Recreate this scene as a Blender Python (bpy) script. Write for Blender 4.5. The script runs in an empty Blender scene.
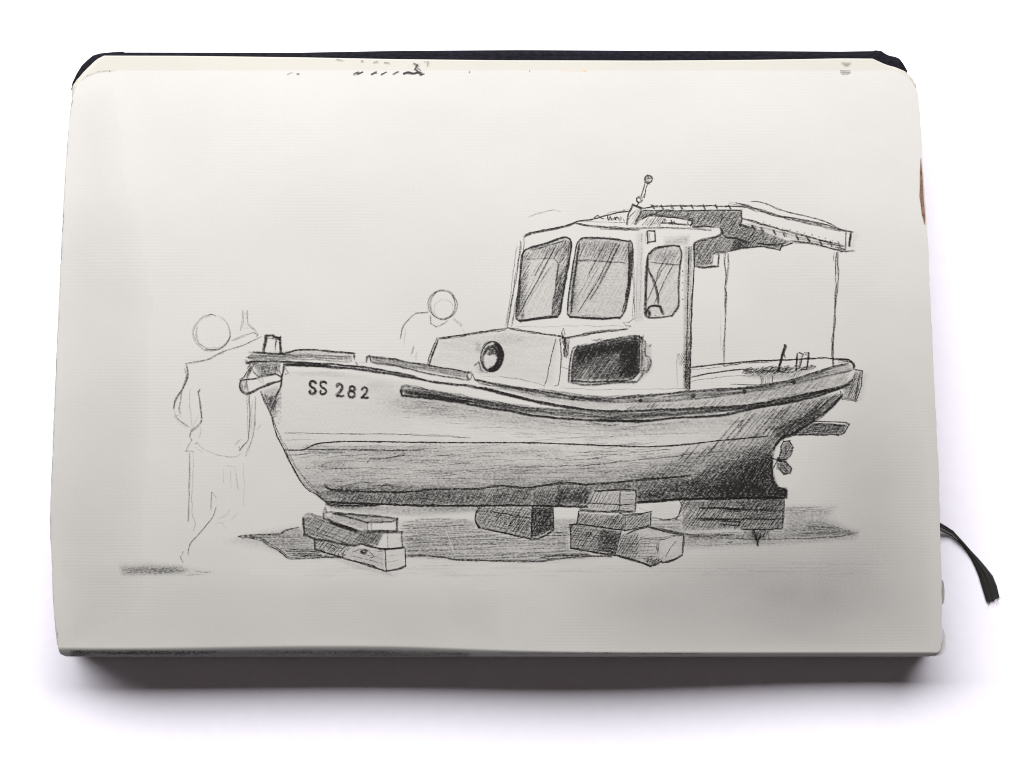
import bpy, math, random
import numpy as np
random.seed(7); rng = np.random.default_rng(7)
SC = bpy.context.scene; COL = SC.collection
D = 0.70                      # camera height above the table
T = 0.00025 / 0.68            # tangent per photo pixel
MM = 0.001
# ------------------------------------------------------------------ page shape
def sm(a, b, v):
    t = np.clip((np.asarray(v, float) - a) / (b - a), 0, 1); return t * t * (3 - 2 * t)
def page_z(x, y):             # height of the top sheet in metres; the book bulges and sags to the fore edge
    x = np.asarray(x, float); y = np.asarray(y, float)
    lo = np.clip((y - 230) / 420, 0, 1.1); hi = np.clip((230 - y) / 180, 0, 1)
    z = 27.6 - 8.2 * lo ** 1.8 - 4.0 * hi ** 2
    z = z - sm(560, 880, x) * (1.6 + 2.6 * sm(250, 640, y))
    z = z - 0.9 * sm(120, 55, x)
    z = z + 0.10 * np.sin(x / 61.0 + y / 140.0) + 0.06 * np.sin(x / 33.0 - y / 47.0)
    roll = np.clip((y - 646.5 - 1.2 * np.sin(x / 70.0) * sm(600, 400, x) - 5.5 * sm(380, 620, x)) / (10.5 - 5.5 * sm(380, 620, x)), 0, 1.2)
    z = z - (2.6 - 1.0 * sm(380, 620, x)) * roll ** 1.6
    return z * MM
def P(x, y, z):               # point at height z that stands under photo position (x, y)
    return ((x - 512) * (D - z) * T, (384 - y) * (D - z) * T, z)
# ------------------------------------------------------------------ materials
def mat(name): 
    m = bpy.data.materials.new(name); m.use_nodes = True
    nt = m.node_tree; return m, nt, nt.nodes['Principled BSDF']
def N(nt, t, **k):
    n = nt.nodes.new(t)
    for a, b in k.items():
        if a.startswith('i_'): n.inputs[a[2:]].default_value = b
        else: setattr(n, a, b)
    return n
def math_n(nt, op, a=None, b=None, clamp=False):
    n = N(nt, 'ShaderNodeMath', operation=op); n.use_clamp = clamp
    for i, v in enumerate((a, b)):
        if v is None: continue
        if isinstance(v, (int, float)): n.inputs[i].default_value = v
        else: nt.links.new(v, n.inputs[i])
    return n.outputs[0]
def coords(nt, sx, sy, sz=1):
    g = N(nt, 'ShaderNodeNewGeometry'); mp = N(nt, 'ShaderNodeMapping'); mp.inputs['Scale'].default_value = (sx, sy, sz)
    nt.links.new(g.outputs['Position'], mp.inputs['Vector']); return mp.outputs[0]
def noise(nt, vec, scale=1.0, detail=2.0, rough=.5):
    n = N(nt, 'ShaderNodeTexNoise'); n.inputs['Scale'].default_value = scale
    n.inputs['Detail'].default_value = detail; n.inputs['Roughness'].default_value = rough
    nt.links.new(vec, n.inputs['Vector']); return n.outputs['Fac']
def ramp(nt, fac, stops):
    r = N(nt, 'ShaderNodeValToRGB'); e = r.color_ramp.elements
    while len(e) < len(stops): e.new(.5)
    for el, (p, c) in zip(e, stops): el.position = p; el.color = (*c, 1)
    nt.links.new(fac, r.inputs[0]); return r.outputs[0]

def paper_mat(name, colour, laid=1.0):
    m, nt, b = mat(name)
    v = coords(nt, 1, 1)
    sep = N(nt, 'ShaderNodeSeparateXYZ'); nt.links.new(v, sep.inputs[0])
    wob = noise(nt, coords(nt, 90, 400), 1, 2)
    yy = math_n(nt, 'ADD', math_n(nt, 'MULTIPLY', sep.outputs[1], 2 * math.pi / 0.00080), math_n(nt, 'MULTIPLY', wob, 5.0))
    s = math_n(nt, 'SINE', yy)
    msk = N(nt, 'ShaderNodeMapRange'); msk.inputs[1].default_value = .42; msk.inputs[2].default_value = .62; nt.links.new(noise(nt, coords(nt, 26, 60), 1, 4), msk.inputs[0])
    amt = math_n(nt, 'MULTIPLY', math_n(nt, 'ADD', msk.outputs[0], .12), 0.015 * laid)
    lines = math_n(nt, 'MULTIPLY', s, amt)
    blot = math_n(nt, 'MULTIPLY', math_n(nt, 'SUBTRACT', noise(nt, coords(nt, 22, 34), 1, 4, .55), .5), .17)
    fine = math_n(nt, 'MULTIPLY', math_n(nt, 'SUBTRACT', noise(nt, coords(nt, 1500, 3000), 1, 3), .5), .10)
    f = math_n(nt, 'ADD', 1.0, math_n(nt, 'ADD', lines, math_n(nt, 'ADD', blot, fine)))
    mx = N(nt, 'ShaderNodeVectorMath', operation='SCALE'); mx.inputs[0].default_value = colour
    nt.links.new(f, mx.inputs['Scale']); nt.links.new(mx.outputs[0], b.inputs['Base Color'])
    b.inputs['Roughness'].default_value = .85; b.inputs['Specular IOR Level'].default_value = .15
    bp = N(nt, 'ShaderNodeBump'); bp.inputs['Strength'].default_value = .20; bp.inputs['Distance'].default_value = .00003
    nt.links.new(math_n(nt, 'ADD', math_n(nt, 'MULTIPLY', s, math_n(nt, 'MULTIPLY', amt, 26.0)), noise(nt, coords(nt, 2500, 3500), 1, 3)), bp.inputs['Height']); nt.links.new(bp.outputs[0], b.inputs['Normal'])
    return m
def graphite_mat(name, colour=(.010, .0095, .009), lo=.30, hi=1.25, rough=.55):
    m, nt, b = mat(name)
    at = N(nt, 'ShaderNodeAttribute', attribute_name='tone')
    g1 = noise(nt, coords(nt, 1500, 2800), 1, 3, .6)
    g = N(nt, 'ShaderNodeMapRange'); g.inputs[1].default_value = .36; g.inputs[2].default_value = .62
    g.inputs[3].default_value = lo; g.inputs[4].default_value = hi; nt.links.new(g1, g.inputs[0])
    a = math_n(nt, 'MULTIPLY', at.outputs['Fac'], g.outputs[0], True)
    nt.links.new(a, b.inputs['Alpha'])
    b.inputs['Base Color'].default_value = (*colour, 1); b.inputs['Roughness'].default_value = rough
    b.inputs['Specular IOR Level'].default_value = .2
    return m
M_PAGE = paper_mat('drawing_paper', (.385, .378, .369))
M_CREAM = paper_mat('aged_paper_edge', (.362, .351, .325), .3)
M_LINE = graphite_mat('pencil_line', lo=.32, hi=1.25)
M_SHADE = graphite_mat('page_shade', lo=.85, hi=1.1)
M_TONE = graphite_mat('pencil_shading', lo=.25, hi=1.4)
M_INK = graphite_mat('dark_ink', (.02, .02, .022), .8, 1.1)
M_ORANGE = graphite_mat('orange_stain', (.75, .36, .06), .5, 1.1)
M_ERASER = graphite_mat('eraser_line', (.52, .51, .49), .6, 1.1, .9)

m, nt, b = mat('page_edges'); M_EDGE = m
sep = N(nt, 'ShaderNodeSeparateXYZ'); nt.links.new(coords(nt, 1, 1), sep.inputs[0])
w = math_n(nt, 'SINE', math_n(nt, 'ADD', math_n(nt, 'MULTIPLY', sep.outputs[2], 2 * math.pi / .00035), math_n(nt, 'MULTIPLY', noise(nt, coords(nt, 60, 60, 900), 1, 2), 5)))
nt.links.new(ramp(nt, math_n(nt, 'ADD', math_n(nt, 'MULTIPLY', w, .25), noise(nt, coords(nt, 80, 80, 1500), 1, 3)), [(.2, (.24, .22, .19)), (.8, (.50, .47, .40))]), b.inputs['Base Color'])
b.inputs['Roughness'].default_value = .9

m, nt, b = mat('black_leatherette'); M_COVER = m
n1 = noise(nt, coords(nt, 700, 1400), 1, 4, .6)
nt.links.new(ramp(nt, n1, [(.3, (.002, .002, .003)), (.7, (.010, .010, .016))]), b.inputs['Base Color'])
b.inputs['Roughness'].default_value = .75; b.inputs['Specular IOR Level'].default_value = .07
bp = N(nt, 'ShaderNodeBump'); bp.inputs['Strength'].default_value = .5; bp.inputs['Distance'].default_value = .0002
nt.links.new(n1, bp.inputs['Height']); nt.links.new(bp.outputs[0], b.inputs['Normal'])

m, nt, b = mat('worn_leather'); M_BROWN = m
nt.links.new(ramp(nt, noise(nt, coords(nt, 1200, 700), 1, 4), [(.3, (.045, .025, .018)), (.65, (.19, .095, .065))]), b.inputs['Base Color'])
b.inputs['Roughness'].default_value = .8

m, nt, b = mat('ribbon_satin'); M_RIB = m
at = N(nt, 'ShaderNodeAttribute', attribute_name='tone')
f = math_n(nt, 'ADD', at.outputs['Fac'], math_n(nt, 'MULTIPLY', math_n(nt, 'SUBTRACT', noise(nt, coords(nt, 3000, 900), 1, 3), .5), .5))
nt.links.new(ramp(nt, f, [(.0, (.003, .003, .003)), (.55, (.012, .012, .012)), (1.0, (.10, .10, .10))]), b.inputs['Base Color'])
b.inputs['Roughness'].default_value = .5

m, nt, b = mat('white_table'); M_TABLE = m
nt.links.new(ramp(nt, noise(nt, coords(nt, 300, 300), 1, 3), [(.3, (.80, .785, .885)), (.7, (.82, .805, .90))]), b.inputs['Base Color'])
b.inputs['Roughness'].default_value = .8; b.inputs['Specular IOR Level'].default_value = .1
# ------------------------------------------------------------------ objects
def mesh_obj(name, verts, faces, material, parent=None, tone=None, smooth=False, label=None):
    me = bpy.data.meshes.new(name); me.from_pydata([tuple(map(float, v)) for v in verts], [], faces); me.update()
    if tone is not None:
        a = me.attributes.new('tone', 'FLOAT', 'POINT'); a.data.foreach_set('value', np.asarray(tone, np.float32))
    me.materials.append(material)
    if smooth: me.polygons.foreach_set('use_smooth', [True] * len(me.polygons))
    o = bpy.data.objects.new(name, me); COL.objects.link(o)
    if parent is not None: o.parent = parent
    if label: o['label'] = label
    return o
BOOK = bpy.data.objects.new('sketchbook', None); COL.objects.link(BOOK)
BOOK['label'] = 'open black-covered sketchbook with pencil drawing of a propped-up boat, lying on white table'
BOOK['category'] = 'sketchbook'

# the table
s = 1.6
t = mesh_obj('table_surface', [(-s, -s, 0), (s, -s, 0), (s, s, 0), (-s, s, 0)], [(0, 1, 2, 3)], M_TABLE)
t['kind'] = 'structure'; t['label'] = 'plain white table surface under the sketchbook'

# outlines (photo positions)
LX = [(56, 104), (59, 97.5), (63.4, 92), (68, 87), (72.8, 82.5), (79, 77), (86, 72.3), (110, 70), (149, 66.9), (200, 63.5), (270, 60.3), (400, 54.5), (500, 50.5), (528, 50), (559, 51.6), (600, 53), (622, 54.7), (640, 56.5), (650, 58.5), (654, 60.5), (656.5, 66)]
RX = [(56, 872), (59, 884), (62.5, 896), (67.5, 906), (77, 913), (86, 917), (108, 919.5), (150, 922), (168, 922.7), (195, 925), (224, 927), (260, 928.8), (400, 935), (480, 939.3), (522, 940), (576, 941.5), (620, 942), (640, 942), (650, 940), (654, 936), (656.5, 930)]
def lerp(tab, y):
    return np.interp(y, [a for a, _ in tab], [b for _, b in tab])
def sheet(name, y0, y1, inset, dz, material, skirt=0, top_cut=None, label=None):
    ys = np.concatenate([np.linspace(y0, y0 + 34, 24)[:-1], np.linspace(y0 + 34, 640, 90)[:-1], np.linspace(640, y1, 20)])
    nx = 140; V = []; F = []
    jl = np.interp(ys, np.arange(40, 680, 2.5), rng.normal(0, .22, 256)); jr = np.interp(ys, np.arange(40, 680, 4.0), rng.normal(0, .25, 160))
    for j, y in enumerate(ys):
        l = lerp(LX, y) + inset + jl[j]; r = lerp(RX, y) - inset + jr[j]
        if top_cut: l, r = top_cut(y, l, r)
        for i in range(nx):
            u = i / (nx - 1); x = l + (r - l) * u
            z = float(page_z(x, y)) + dz
            yy = y if top_cut else y + (np.interp(x, [90, 100, 180, 300, 400, 500, 650, 760, 840, 873, 886], [56, 55.6, 55.8, 57.3, 59.2, 60.2, 60.6, 59.8, 58.4, 58.6, 61.5]) - 56.3) * float(sm(90, 56.3, y))
            V.append(P(x, yy, z))
    for j in range(len(ys) - 1):
        for i in range(nx - 1):
            a = j * nx + i; F.append((a, a + nx, a + nx + 1, a + 1))
    return V, F, len(ys), nx
# page block: cream sheets with their edges, closed down to the cover board
V, F, ny, nx = sheet('page_block', 56.3, 656.5, .6, -.00015, M_CREAM)
ring = [i for i in range(nx)] + [j * nx + nx - 1 for j in range(1, ny)] + [(ny - 1) * nx + i for i in range(nx - 2, -1, -1)] + [j * nx for j in range(ny - 2, 0, -1)]
base = len(V)
for k in ring: V.append((V[k][0], V[k][1], .0028))
n = len(ring)
nf = len(F)
for k in range(n):
    F.append((ring[k], ring[(k + 1) % n], base + (k + 1) % n, base + k))
blk = mesh_obj('page_block', V, F, M_CREAM, BOOK, label='stack of cream pages under the drawn page')
blk.data.materials.append(M_EDGE)
for p in blk.data.polygons:
    if p.index >= nf: p.material_index = 1
    else: p.use_smooth = True
# top sheet with rounded corners; its upper edge lies a little below the stack's
def cut(y, l, r):
    k = max(0, y - 70.5)
    cl = 116 - 36 * (1 - math.exp(-k / 5)) - k * .28
    l2 = max(l, cl if y < 110 else l)
    cr = 893 + 19 * (1 - math.exp(-k / 7)) + k * .3
    return l2, min(r, cr if y < 110 else r)
V, F, ny, nx = sheet('drawn_page', 70.5, 656.2, 0, 0, M_PAGE, top_cut=cut)
pg = mesh_obj('drawn_page', V, F, M_PAGE, BOOK, smooth=True, label='off-white top page carrying the pencil drawing')

# cover: lower board whose rim shows above the pages
outer = [(70.5, 88), (71.6, 82), (76, 73), (81, 65), (86.5, 59.5), (92, 54.8), (99, 53), (107.5, 51.7), (121.6, 51.0), (124, 51.9), (180, 52.0), (300, 51.8), (400, 50), (520, 49.6), (650, 50), (760, 50.2), (840, 50.8), (873, 50.6), (876, 49.8), (882, 50.2), (886, 53), (890, 55), (896, 56.4), (900, 58), (904, 63), (908, 70)]
zc = .0185
top = [P(x, y + .2 * math.sin(x * .3), zc) for x, y in outer]
inn = [P(512 + (x - 512) * .96, y + 40, zc) for x, y in outer]
V = []; F = []
no = len(outer)
prof = [(0, .0), (.0006, .0009), (.0009, .003), (.0009, .010), (.0006, .0185)]
# the padded rim: five rows that roll from the inside edge over to the table
rows = []
for (x, y), tpt, ipt in zip(outer, top, inn):
    dx, dy = ipt[0] - tpt[0], ipt[1] - tpt[1]; L = math.hypot(dx, dy); dx /= L; dy /= L
    pts = [(tpt[0] + dx * .009, tpt[1] + dy * .009, zc - .0002), (tpt[0] + dx * .0012, tpt[1] + dy * .0012, zc), (tpt[0] + dx * .0003, tpt[1] + dy * .0003, zc - .0003), (tpt[0], tpt[1], zc - .0012),
           (tpt[0] + dx * .0004, tpt[1] + dy * .0004, .010), (tpt[0] + dx * .0004, tpt[1] + dy * .0004, .0001)]
    rows.append(pts)
for r in rows: V += r
for i in range(no - 1):
    for k in range(5):
        a = i * 6 + k; F.append((a, a + 1, a + 7, a + 6))
# bottom board
bo = [P(75, 95, .0), P(56, 300, 0), P(52, 520, 0), P(64, 655, 0), P(500, 655, 0), P(936, 655, 0), P(936, 520, 0), P(925, 300, 0), P(903, 78, 0), P(870, 62, 0), P(110, 62, 0)]
bo = [(x * .972, y * .972, z) for x, y, z in bo]
q = len(V)
V += [(x, y, .0003) for x, y, z in bo] + [(x, y, .0027) for x, y, z in bo]
m_ = len(bo)
F.append(tuple(range(q, q + m_))); F.append(tuple(range(q + m_, q + 2 * m_)))
for k in range(m_): F.append((q + k, q + (k + 1) % m_, q + m_ + (k + 1) % m_, q + m_ + k))
mesh_obj('cover', V, F, M_COVER, BOOK, smooth=False, label='black leatherette cover showing as a dark rim above the pages')

# worn brown patch on the right edge and the curled loose sheet edges lower down
def flat(name, pts, z, material, label=None, thick=.0002):
    V = [P(x, y, z if z else float(page_z(x, y)) + .00025) for x, y in pts]; n = len(V)
    V += [(a, b, c - thick) for a, b, c in V]
    F = [tuple(range(n)), tuple(range(2 * n - 1, n - 1, -1))] + [(k, k + n, (k + 1) % n + n, (k + 1) % n) for k in range(n)]
    return mesh_obj(name, V, F, material, BOOK, label=label)
flat('worn_leather_patch', [(920.8, 158), (920, 172), (920.0, 188), (919.6, 196), (920.9, 204), (922, 214), (924.8, 224.5), (925.2, 217), (924.3, 206), (923.4, 196), (922.8, 182), (922.0, 170)], None, M_BROWN, 'narrow brown torn strip on the right edge')
GREY = paper_mat('shaded_sheet_paper', (.30, .29, .29), .2); WHITE = paper_mat('curled_sheet_paper', (.46, .45, .47), .2)
flat('loose_sheet_edge', [(941, 578), (943.6, 582), (944.6, 590), (944.4, 600), (943.2, 604), (941, 605)], .0150, GREY, 'loose sheet edge on the right side, its shade painted grey')  # grey paper colour carries the shade at the protruding sheet edge
flat('curled_page_corner', [(932, 655), (936, 652), (940, 648), (942.5, 640), (943, 628), (945.5, 636), (945.8, 648), (944, 653), (939.5, 656.5), (934, 657.6)], .0142, WHITE, 'curled white sheet corner at the lower right')

# ribbon bookmark
tp = [(934, 519), (940, 522.5), (946, 526), (953, 530.5), (964, 542.5), (971, 550.5), (978.6, 558.5), (986, 567), (993, 576), (996.5, 585), (999.4, 597)]
bt = [(934, 528), (941, 531.3), (946, 533.6), (951.3, 536), (962, 545.7), (967, 552.5), (970.8, 558.5), (975, 567), (978.6, 576), (982.5, 589), (987, 604)]
V = []; F = []; tn = []; cols = 9
Zr = [.0035, .0026, .0016, .0010, .0007, .0005, .0004, .0004, .0004, .0004, .0004]
def dens(a, k=5):
    a = np.array(a, float); i = np.arange(len(a)); ii = np.linspace(0, len(a) - 1, (len(a) - 1) * k + 1)
    return np.stack([np.interp(ii, i, a[:, c]) for c in range(a.shape[1])], 1)
A = dens(tp); B = dens(bt); ZZ = dens([[z] for z in Zr])[:, 0]
for j in range(len(A)):
    f = j / (len(A) - 1)
    for c in range(cols):
        u = c / (cols - 1); x, y = A[j] * (1 - u) + B[j] * u
        z = ZZ[j] + .0006 * math.sin(math.pi * u) * (1 - f * .5) + .0002 * math.sin(u * 19)
        if j == len(A) - 1: x += .5 * math.sin(c * 2.6); y += 1.5 * math.sin(c * 2.1)
        V.append(P(x, y, z)); tn.append((1.1 if (.2 < f < .9 and c == 0) else 1.5 if (f < .35 and c in (5, 6, 7)) else .2 + .2 * (c % 3 == 0)))
for j in range(len(A) - 1):
    for c in range(cols - 1):
        a = j * cols + c; F.append((a, a + cols, a + cols + 1, a + 1))
rb = mesh_obj('ribbon_bookmark', V, F, M_RIB, BOOK, tn, True, 'black ribbon bookmark sticking out at the right')
V = []; F = []
for (x0, y0), (x1, y1) in [((988, 602), (989, 607)), ((992, 601), (993.5, 606)), ((996, 599), (999, 603.5)), ((999, 596.5), (1001.5, 599)), ((998, 598), (996.5, 605))]:
    k = len(V); V += [P(x0 - .25, y0, .0012), P(x0 + .25, y0, .0012), P(x1 + .2, y1, .0006), P(x1 - .2, y1, .0006)]; F.append((k, k + 1, k + 2, k + 3))
mesh_obj('frayed_thread', V, F, WHITE, rb)
# ------------------------------------------------------------------ drawing helpers
LIFT = [0]
class Draw:
    def __init__(s): s.V = []; s.F = []; s.T = []
    def put(s, name, material, parent, label=None):
        if not s.V: return None
        a = np.array(s.V, float); x, y, l = a[:, 0], a[:, 1], a[:, 2]
        z = page_z(x, y) + .00004 + l
        X = (x - 512) * (D - z) * T; Y = (384 - y) * (D - z) * T
        return mesh_obj(name, np.stack([X, Y, z], 1), s.F, material, parent, s.T, label=label)
    def lift(s):
        LIFT[0] += 1; return (LIFT[0] % 1500) * 1.2e-7
    def line(s, pts, w=1.0, a=.7, jit=.35, n=1, taper=.5, smooth=True, raw=False):
        if not raw and len(pts) > 2:      # a draughtsman lifts the pencil at corners: each run is its own stroke, a little overshot
            p = np.array(pts, float); v = np.diff(p, axis=0); an = np.degrees(np.arctan2(v[:, 1], v[:, 0])); t_ = np.abs((np.diff(an) + 180) % 360 - 180)
            cuts = [0] + [i + 1 for i in range(len(t_)) if t_[i] > (40 if smooth else 8)] + [len(p) - 1]
            if len(cuts) > 2:
                for i0, i1 in zip(cuts[:-1], cuts[1:]):
                    q = p[i0:i1 + 1].copy()
                    d0 = q[0] - q[1]; d1 = q[-1] - q[-2]; L0, L1 = np.hypot(*d0), np.hypot(*d1)
                    if i0 > 0 and L0 > 3: q[0] += d0 / L0 * rng.random() * 1.3
                    if i1 < len(p) - 1 and L1 > 3: q[-1] += d1 / L1 * rng.random() * 1.3
                    s.line(q, w, a, jit, n, min(taper, .25), True, True)
                return s
        w = w * .74; a = min(a * 1.06, 1.0)
        if a > .5 and len(pts) > 2 and not getattr(s, 'fine', False): n += 1
        if len(pts) <= 3 and math.hypot(pts[-1][0] - pts[0][0], pts[-1][1] - pts[0][1]) < 9: taper = min(taper, .15)
        for rep in range(n):
            p = np.array(pts, float)
            if len(p) > 2 and smooth: p = soft_corners(p)
            seg = np.hypot(*np.diff(p, axis=0).T); t_ = np.concatenate([[0], np.cumsum(seg)]); L = t_[-1]
            if L < .3: continue
            m = max(3, int(L / 2.2) + 1); tt = np.linspace(0, L, m)
            if not smooth and len(p) > 2: tt = np.unique(np.concatenate([tt, t_])); m = len(tt)
            q = np.stack([np.interp(tt, t_, p[:, 0]), np.interp(tt, t_, p[:, 1])], 1)
            if rep: q = q + rng.normal(0, .55, 2)
            kk = max(2, int(L / 7) + 2)
            wob = np.interp(tt, np.linspace(0, L, kk), rng.normal(0, jit, kk)) + rng.normal(0, .10, m)
            d = np.gradient(q, axis=0); d /= (np.hypot(d[:, 0], d[:, 1])[:, None] + 1e-9); nn = np.stack([-d[:, 1], d[:, 0]], 1)
            q = q + nn * wob[:, None]
            ww = w * (.75 + .5 * rng.random()) * np.interp(tt, np.linspace(0, L, kk), .75 + .5 * rng.random(kk))
            aa = a * np.interp(tt, np.linspace(0, L, kk), .55 + .75 * rng.random(kk))
            e = np.minimum(tt, L - tt) / max(min(6, L * .35), .5); aa = aa * np.clip(1 - taper + taper * e, 0, 1)
            z = s.lift(); b0 = len(s.V)
            for i in range(m):
                for c, k in ((-1, .25), (0, 1), (1, .25)):
                    v = q[i] + nn[i] * (c * (ww[i] * .5 + .18)); s.V.append((v[0], v[1], z)); s.T.append(min(.98, aa[i] * k))
            for i in range(m - 1):
                k = b0 + i * 3; s.F.append((k, k + 3, k + 4, k + 1)); s.F.append((k + 1, k + 4, k + 5, k + 2))
        return s
    def hatch(s, *k, **kw):
        s.fine = True; s._hatch(*k, **kw); s.fine = False; return s
    def _hatch(s, poly, ang=60, gap=2.2, w=.8, a=.55, jit=.25, drop=.04, over=1.0, fade=None):
        p = np.array(poly, float); c_, s_ = math.cos(math.radians(ang)), -math.sin(math.radians(ang))
        dr = np.array([c_, s_]); nr = np.array([-s_, c_]); h = p @ nr
        k = h.min() + gap * .5
        while k < h.max():
            kk = k + rng.normal(0, gap * .12); xs = []
            for i in range(len(p)):
                a0, b0 = p[i], p[(i + 1) % len(p)]; ha, hb = a0 @ nr, b0 @ nr
                if (ha - kk) * (hb - kk) < 0:
                    q = a0 + (b0 - a0) * (kk - ha) / (hb - ha); xs.append(q @ dr)
            xs.sort()
            for i in range(0, len(xs) - 1, 2):
                if rng.random() < drop: continue
                x0 = xs[i] + rng.normal(0, over); x1 = xs[i + 1] + rng.normal(0, over)
                if x1 - x0 < 1.2: continue
                q0 = nr * kk + dr * x0; q1 = nr * kk + dr * x1; mid = (q0 + q1) / 2
                al = a * (fade(*mid) if fade else 1) * (.75 + .5 * rng.random())
                if al < .04: continue
                q1 = q1 + nr * rng.normal(0, gap * .18)
                s.line([q0, mid + nr * rng.normal(0, .2), q1], w, al, jit, taper=.6)
            k += gap * (.8 + .4 * rng.random())
        return s
    def tone(s, poly, a=.2, soft=3, blobs=(), streak=.35, res=1.6, sx=14, sy=2.2, fld=None):
        p = np.array(poly, float); x0, y0 = p.min(0) - soft; x1, y1 = p.max(0) + soft
        xs = np.arange(x0, x1 + res, res); ys = np.arange(y0, y1 + res, res); X, Y = np.meshgrid(xs, ys)
        ins = np.zeros(X.shape, bool); dist = np.full(X.shape, 1e9)
        for i in range(len(p)):
            (ax, ay), (bx, by) = p[i], p[(i + 1) % len(p)]
            if ay != by: ins ^= ((ay > Y) != (by > Y)) & (X < (bx - ax) * (Y - ay) / (by - ay) + ax)
            dx, dy = bx - ax, by - ay; L = dx * dx + dy * dy + 1e-9
            tt = np.clip(((X - ax) * dx + (Y - ay) * dy) / L, 0, 1); dist = np.minimum(dist, np.hypot(X - ax - tt * dx, Y - ay - tt * dy))
        sd = np.where(ins, dist, -dist); m = sm(-soft * .5, soft * .8, sd)
        A_ = np.full(X.shape, float(a))
        for (bx, by, rx, ry, v) in blobs: A_ += v * np.exp(-((X - bx) / rx) ** 2 - ((Y - by) / ry) ** 2)
        if fld is not None: A_ = A_ + fld(X, Y)
        vn = .6 * vnoise(X / sx, Y / sy) + .4 * vnoise(X / (sx * .3), Y / (sy * .6))
        A_ = np.clip(A_ * m * (1 + streak * 2 * (vn - .5)), 0, .95)
        z = s.lift(); b0 = len(s.V); ny, nx = X.shape
        s.V += list(zip(X.ravel(), Y.ravel(), [z] * X.size)); s.T += list(A_.ravel())
        for j in range(ny - 1):
            for i in range(nx - 1):
                if max(A_[j, i], A_[j + 1, i], A_[j, i + 1], A_[j + 1, i + 1]) > .012:
                    k = b0 + j * nx + i; s.F.append((k, k + nx, k + nx + 1, k + 1))
        return s
    def scrib(s, x0, y0, x1, y1, n=14, w=1.0, a=.7):
        q = [(x0 + (x1 - x0) * (i + .5) / n + rng.normal(0, abs(x1 - x0) * .04 + .3), (y0 if i % 2 else y1) + rng.normal(0, abs(y1 - y0) * .25)) for i in range(n)]
        return s.line(q, w, a, .2, raw=True)
LAT = rng.random((257, 257))
def vnoise(x, y):
    xi = np.floor(x).astype(int); yi = np.floor(y).astype(int); fx = x - xi; fy = y - yi
    fx = fx * fx * (3 - 2 * fx); fy = fy * fy * (3 - 2 * fy); g = lambda i, j: LAT[i % 257, j % 257]
    return (g(xi, yi) * (1 - fx) + g(xi + 1, yi) * fx) * (1 - fy) + (g(xi, yi + 1) * (1 - fx) + g(xi + 1, yi + 1) * fx) * fy
def cr(p, k=6):
    q = np.vstack([2 * p[0] - p[1], p, 2 * p[-1] - p[-2]]); out = []
    for i in range(1, len(q) - 2):
        for t_ in np.linspace(0, 1, k, endpoint=False):
            a, b_, c, d = q[i - 1:i + 3]
            out.append(.5 * ((2 * b_) + (c - a) * t_ + (2 * a - 5 * b_ + 4 * c - d) * t_ ** 2 + (3 * b_ - a - 3 * c + d) * t_ ** 3))
    out.append(p[-1]); return np.array(out)
def soft_corners(p):
    v = np.diff(p, axis=0); an = np.degrees(np.arctan2(v[:, 1], v[:, 0])); t_ = np.abs((np.diff(an) + 180) % 360 - 180)
    cuts = [0] + [i + 1 for i in range(len(t_)) if t_[i] > 46] + [len(p) - 1]; out = []
    for a, b_ in zip(cuts[:-1], cuts[1:]):
        q = p[a:b_ + 1]
        q = cr(q) if len(q) > 2 else q
        out.append(q if not out else q[1:])
    return np.vstack(out)
def ell(cx, cy, rx, ry, a0=0, a1=370, n=22, rot=0):
    o = []; r = math.radians(rot)
    for i in range(n + 1):
        t_ = math.radians(a0 + (a1 - a0) * i / n); x, y = rx * math.cos(t_), ry * math.sin(t_)
        o.append((cx + x * math.cos(r) - y * math.sin(r), cy + x * math.sin(r) + y * math.cos(r)))
    return o
def group(name, label, parts):
    """parts = [(suffix name, Draw, material)], the first becomes the part, the rest its sub-parts"""
    first = None
    for nm, d, m_, *lab in parts:
        o = d.put(nm, m_, BOOK if first is None else first, lab[0] if lab else None)
        if first is None: first = o; o['label'] = label
    return first
# light settings
WORLD = .052; LSX = 1.3; LSY = .34; LPOS = (-.20, .39, .48); LE = 15.2
# ================================================================== THE BOAT
# ---- hull
h = Draw()
stem = [(261, 391), (264.5, 400), (268, 408), (272.2, 417), (275.3, 431), (283.9, 450), (292.5, 467), (303.4, 485), (317.5, 495.3), (326, 502.3)]
h.line(stem, 1.1, .75, n=2).line([(272.5, 416), (274.5, 424), (280, 437), (286, 449), (292, 461), (297, 470), (308, 483), (322, 498)], .8, .5)
h.line([(283.9, 450), (292.5, 467), (303.4, 485)], 1.2, .6)
h.line([(325.3, 502.3), (350, 503.2), (390, 504.4), (416.9, 505.5), (470, 505.8), (530, 505.6), (588, 507)], 1.7, .9, n=3)
h.line([(326, 504), (345, 505.5), (380, 505)], 2.2, .85, n=2)
h.line([(637, 502.5), (660, 501), (679, 499.3), (720, 498.5), (785, 497.7)], 1.9, .95, n=4)
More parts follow.
